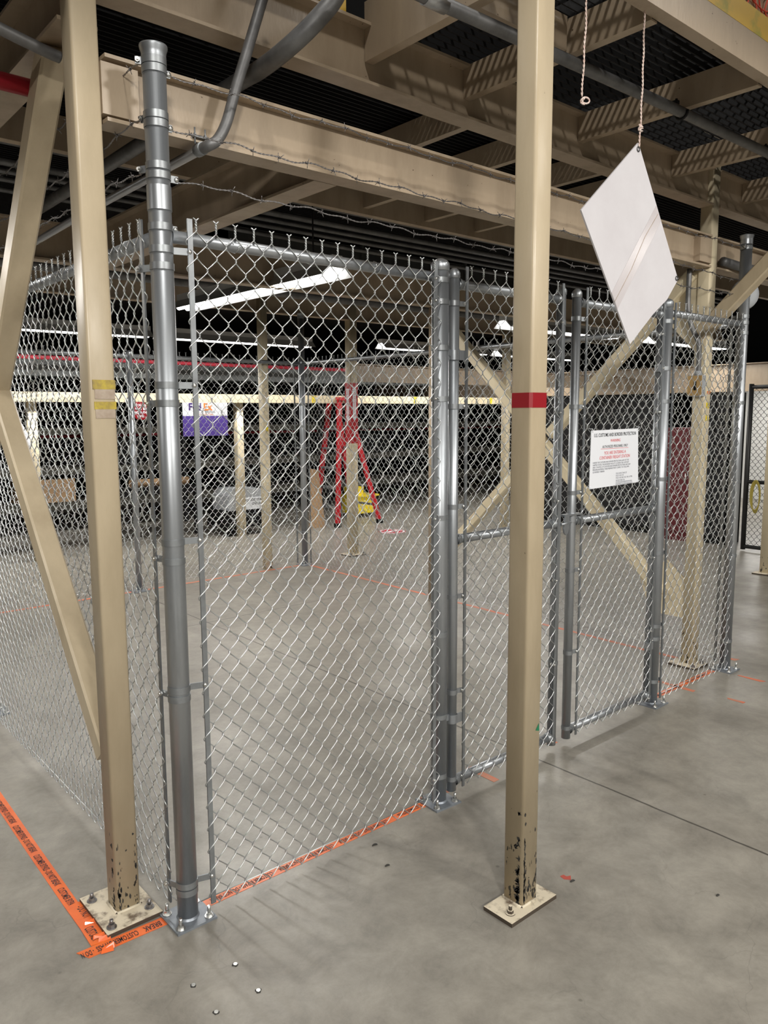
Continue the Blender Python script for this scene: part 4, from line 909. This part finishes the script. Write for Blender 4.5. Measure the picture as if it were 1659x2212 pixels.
MB().box(6.36, 6.62, 7.38, 7.72, 2.0, 2.05).build('top_cap', M_redlad, ld)
for x, y in ((6.22, 7.25), (7.05, 7.2), (6.22, 7.85), (7.05, 7.9)): MB().box(x-.05, x+.05, y-.03, y+.03, 0, 0.07).build('rubber_foot', M_black, ld)
cb_ = thing('cardboard_sheet', (6.05, 7.5, 0), 'tall brown cardboard sheet leaning beside the stepladder', 'cardboard'); b = MB(); b.prism([(5.82, 7.45, 0.0), (6.13, 7.45, 0.0), (6.13, 7.62, 0.90), (5.98, 7.62, 0.93)], (0, 0.02, 0)); b.build('sheet', M_brown, cb_)
mb_ = thing('mop_bucket', (7.36, 8.0, 0), 'yellow wheeled mop bucket behind the stepladder foot', 'bucket')
b = MB(); b.prism([(7.12, 7.93, 0.07), (7.54, 7.93, 0.07), (7.60, 7.93, 0.38), (7.08, 7.93, 0.38)], (0, 0.35, 0)); b.box(7.06, 7.64, 7.90, 8.31, 0.36, 0.39); b.build('bucket', M_yel, mb_)
b = MB(); b.prism([(7.10, 7.98, 0.39), (7.34, 7.98, 0.39), (7.36, 7.98, 0.53), (7.08, 7.98, 0.53)], (0, 0.22, 0)); b.build('wringer', M_yel, mb_)
for x in (7.17, 7.49):
    for y in (7.98, 8.23): MB().cyl((x, y-.015, 0.035), (x, y+.015, 0.035), 0.035, 12).build('wheel', M_black, mb_)
bn = thing('wheeled_bin', (4.95, 7.7, 0), 'grey lidded bin with black lettering behind the thin pale stub column', 'bin')
b = MB(); b.box(4.42, 5.18, 7.60, 8.15, 0.12, 0.38); b.build('base', M_black, bn)
b = MB(); b.prism([(4.50, 7.60, 0.38), (5.12, 7.60, 0.38), (5.12, 7.60, 0.58), (5.05, 7.60, 0.68), (4.58, 7.60, 0.70), (4.50, 7.60, 0.60)], (0, 0.5, 0)); b.build('lid', M_grey, bn)
MB().box(4.74, 5.10, 7.596, 7.600, 0.38, 0.56).build('label_panel', M_white2, bn)
text('DO NOT STAND', 0.05, (4.93, 7.594, 0.52), (1, 0, 0), (0, 0, 1), M_txtb, 'lettering', bn, bold=0.001)
text('ON LID', 0.05, (4.96, 7.594, 0.46), (1, 0, 0), (0, 0, 1), M_txtb, 'lettering', bn, bold=0.001)
for x in (4.5, 5.1): MB().cyl((x, 7.62, 0.06), (x, 7.66, 0.06), 0.06, 14).build('wheel', M_black, bn)
rl = thing('cardboard_roll', (4.0, 8.2, 0.7), 'brown roll lying on a dark bench under the purple sign', 'roll'); MB().cyl((3.35, 8.4, 0.80), (4.25, 8.4, 0.80), 0.06, 16).build('roll', M_brown, rl); MB().box(3.3, 4.3, 8.25, 8.6, 0.70, 0.74).build('cradle', M_dark, rl)
bench = thing('work_bench', (3.6, 8.3, 0), 'dark bench in the shadow behind the corner post', 'bench')
MB().box(2.9, 4.35, 8.2, 8.9, 0.64, 0.70).build('bench_top', M_dark, bench)
for x in (2.95, 4.30):
    for y in (8.25, 8.85): MB().box(x-.03, x+.03, y-.03, y+.03, 0, 0.64).build('leg', M_dark, bench)
# red cabinet and dark machine on the right
rc = thing('red_cabinet', (9.2, 3.1, 0), 'tall dark red cabinet seen through the mesh left of the conduit-box column', 'cabinet')
MB().box(9.0, 9.5, 2.86, 3.36, 0.0, 1.57).build('body', M_redcab, rc); MB().box(8.985, 9.0, 2.88, 3.34, 0.12, 1.54).build('door', M_redcab, rc)
MB().cyl((8.975, 2.94, 0.8), (8.975, 2.94, 0.95), 0.01, 8).build('handle', M_bolt, rc)
mc = thing('dark_locker', (9.3, 2.5, 0), 'black equipment locker behind the conduit-box column', 'locker')
MB().box(9.1, 9.5, 2.40, 2.82, 0.0, 2.05).build('body', M_black, mc); b = MB(); b.box(9.085, 9.1, 2.42, 2.60, 0.1, 2.0); b.box(9.085, 9.1, 2.62, 2.80, 0.1, 2.0); b.build('door', M_dark, mc)
mc = thing('dark_locker', (9.4, 4.5, 0), 'black tall storage screen behind the white notice', 'locker')
MB().box(9.3, 9.4, 3.6, 5.6, 0.0, 2.05).build('body', M_black, mc); b = MB(); b.box(9.28, 9.3, 3.65, 4.55, 0.1, 2.0); b.box(9.28, 9.3, 4.65, 5.55, 0.1, 2.0); b.build('door', M_dark, mc)
# black coated gate on the far right
bg = thing('black_gate', (8.86, 1.2, 0), 'black coated chain-link gate with hanging yellow rope, far right', 'gate')
b = MB()
for y in (2.05, 0.2): b.cyl((8.86, y, 0.02), (8.86, y, 2.14), 0.03, 14)
for z in (0.06, 0.90, 2.10): b.cyl((8.86, 0.2, z), (8.86, 2.05, z), 0.025, 14)
b.build('frame', M_blackmesh, bg)
fabric((8.86, 0.24), (8.86, 2.02), 0.08, 2.08, (-1, 0), m=M_blackmesh, ns=5, r=0.0025, twists=False, parent=bg)
ro = thing('coiled_rope', (8.8, 1.90, 0.6), 'yellow rope coil hung on the black gate rail', 'rope'); b = MB()
for k in range(5): b.tube([(8.81-0.005*k, 1.90+0.045*math.cos(a2)*(1+.1*k), 0.70+0.19*math.sin(a2)+0.01*k) for a2 in [i*PI/10 for i in range(20)]], 0.007, 6, True)
b.build('coil', M_rope, ro)
# white paper on the far right stub column
pp = MB(); pp.prism([(13.22, 7.490, 1.45), (13.36, 7.490, 1.45), (13.38, 7.490, 1.68), (13.30, 7.490, 1.74), (13.22, 7.490, 1.68)], (0, 0.002, 0)); tag(pp.build('paper_notice', M_white2), 'white paper taped to the far right stub column', 'notice')
bag = MB(); bag.lathe((1.62, 7.42, 1.30), [(0, 0), (0.08, 0.01), (0.12, 0.12), (0.10, 0.25), (0.05, 0.36), (0.02, 0.42), (0.035, 0.46)], 14); tag(bag.build('plastic_bag', M_white2), 'white plastic bag hanging beside the far left stub column', 'bag')
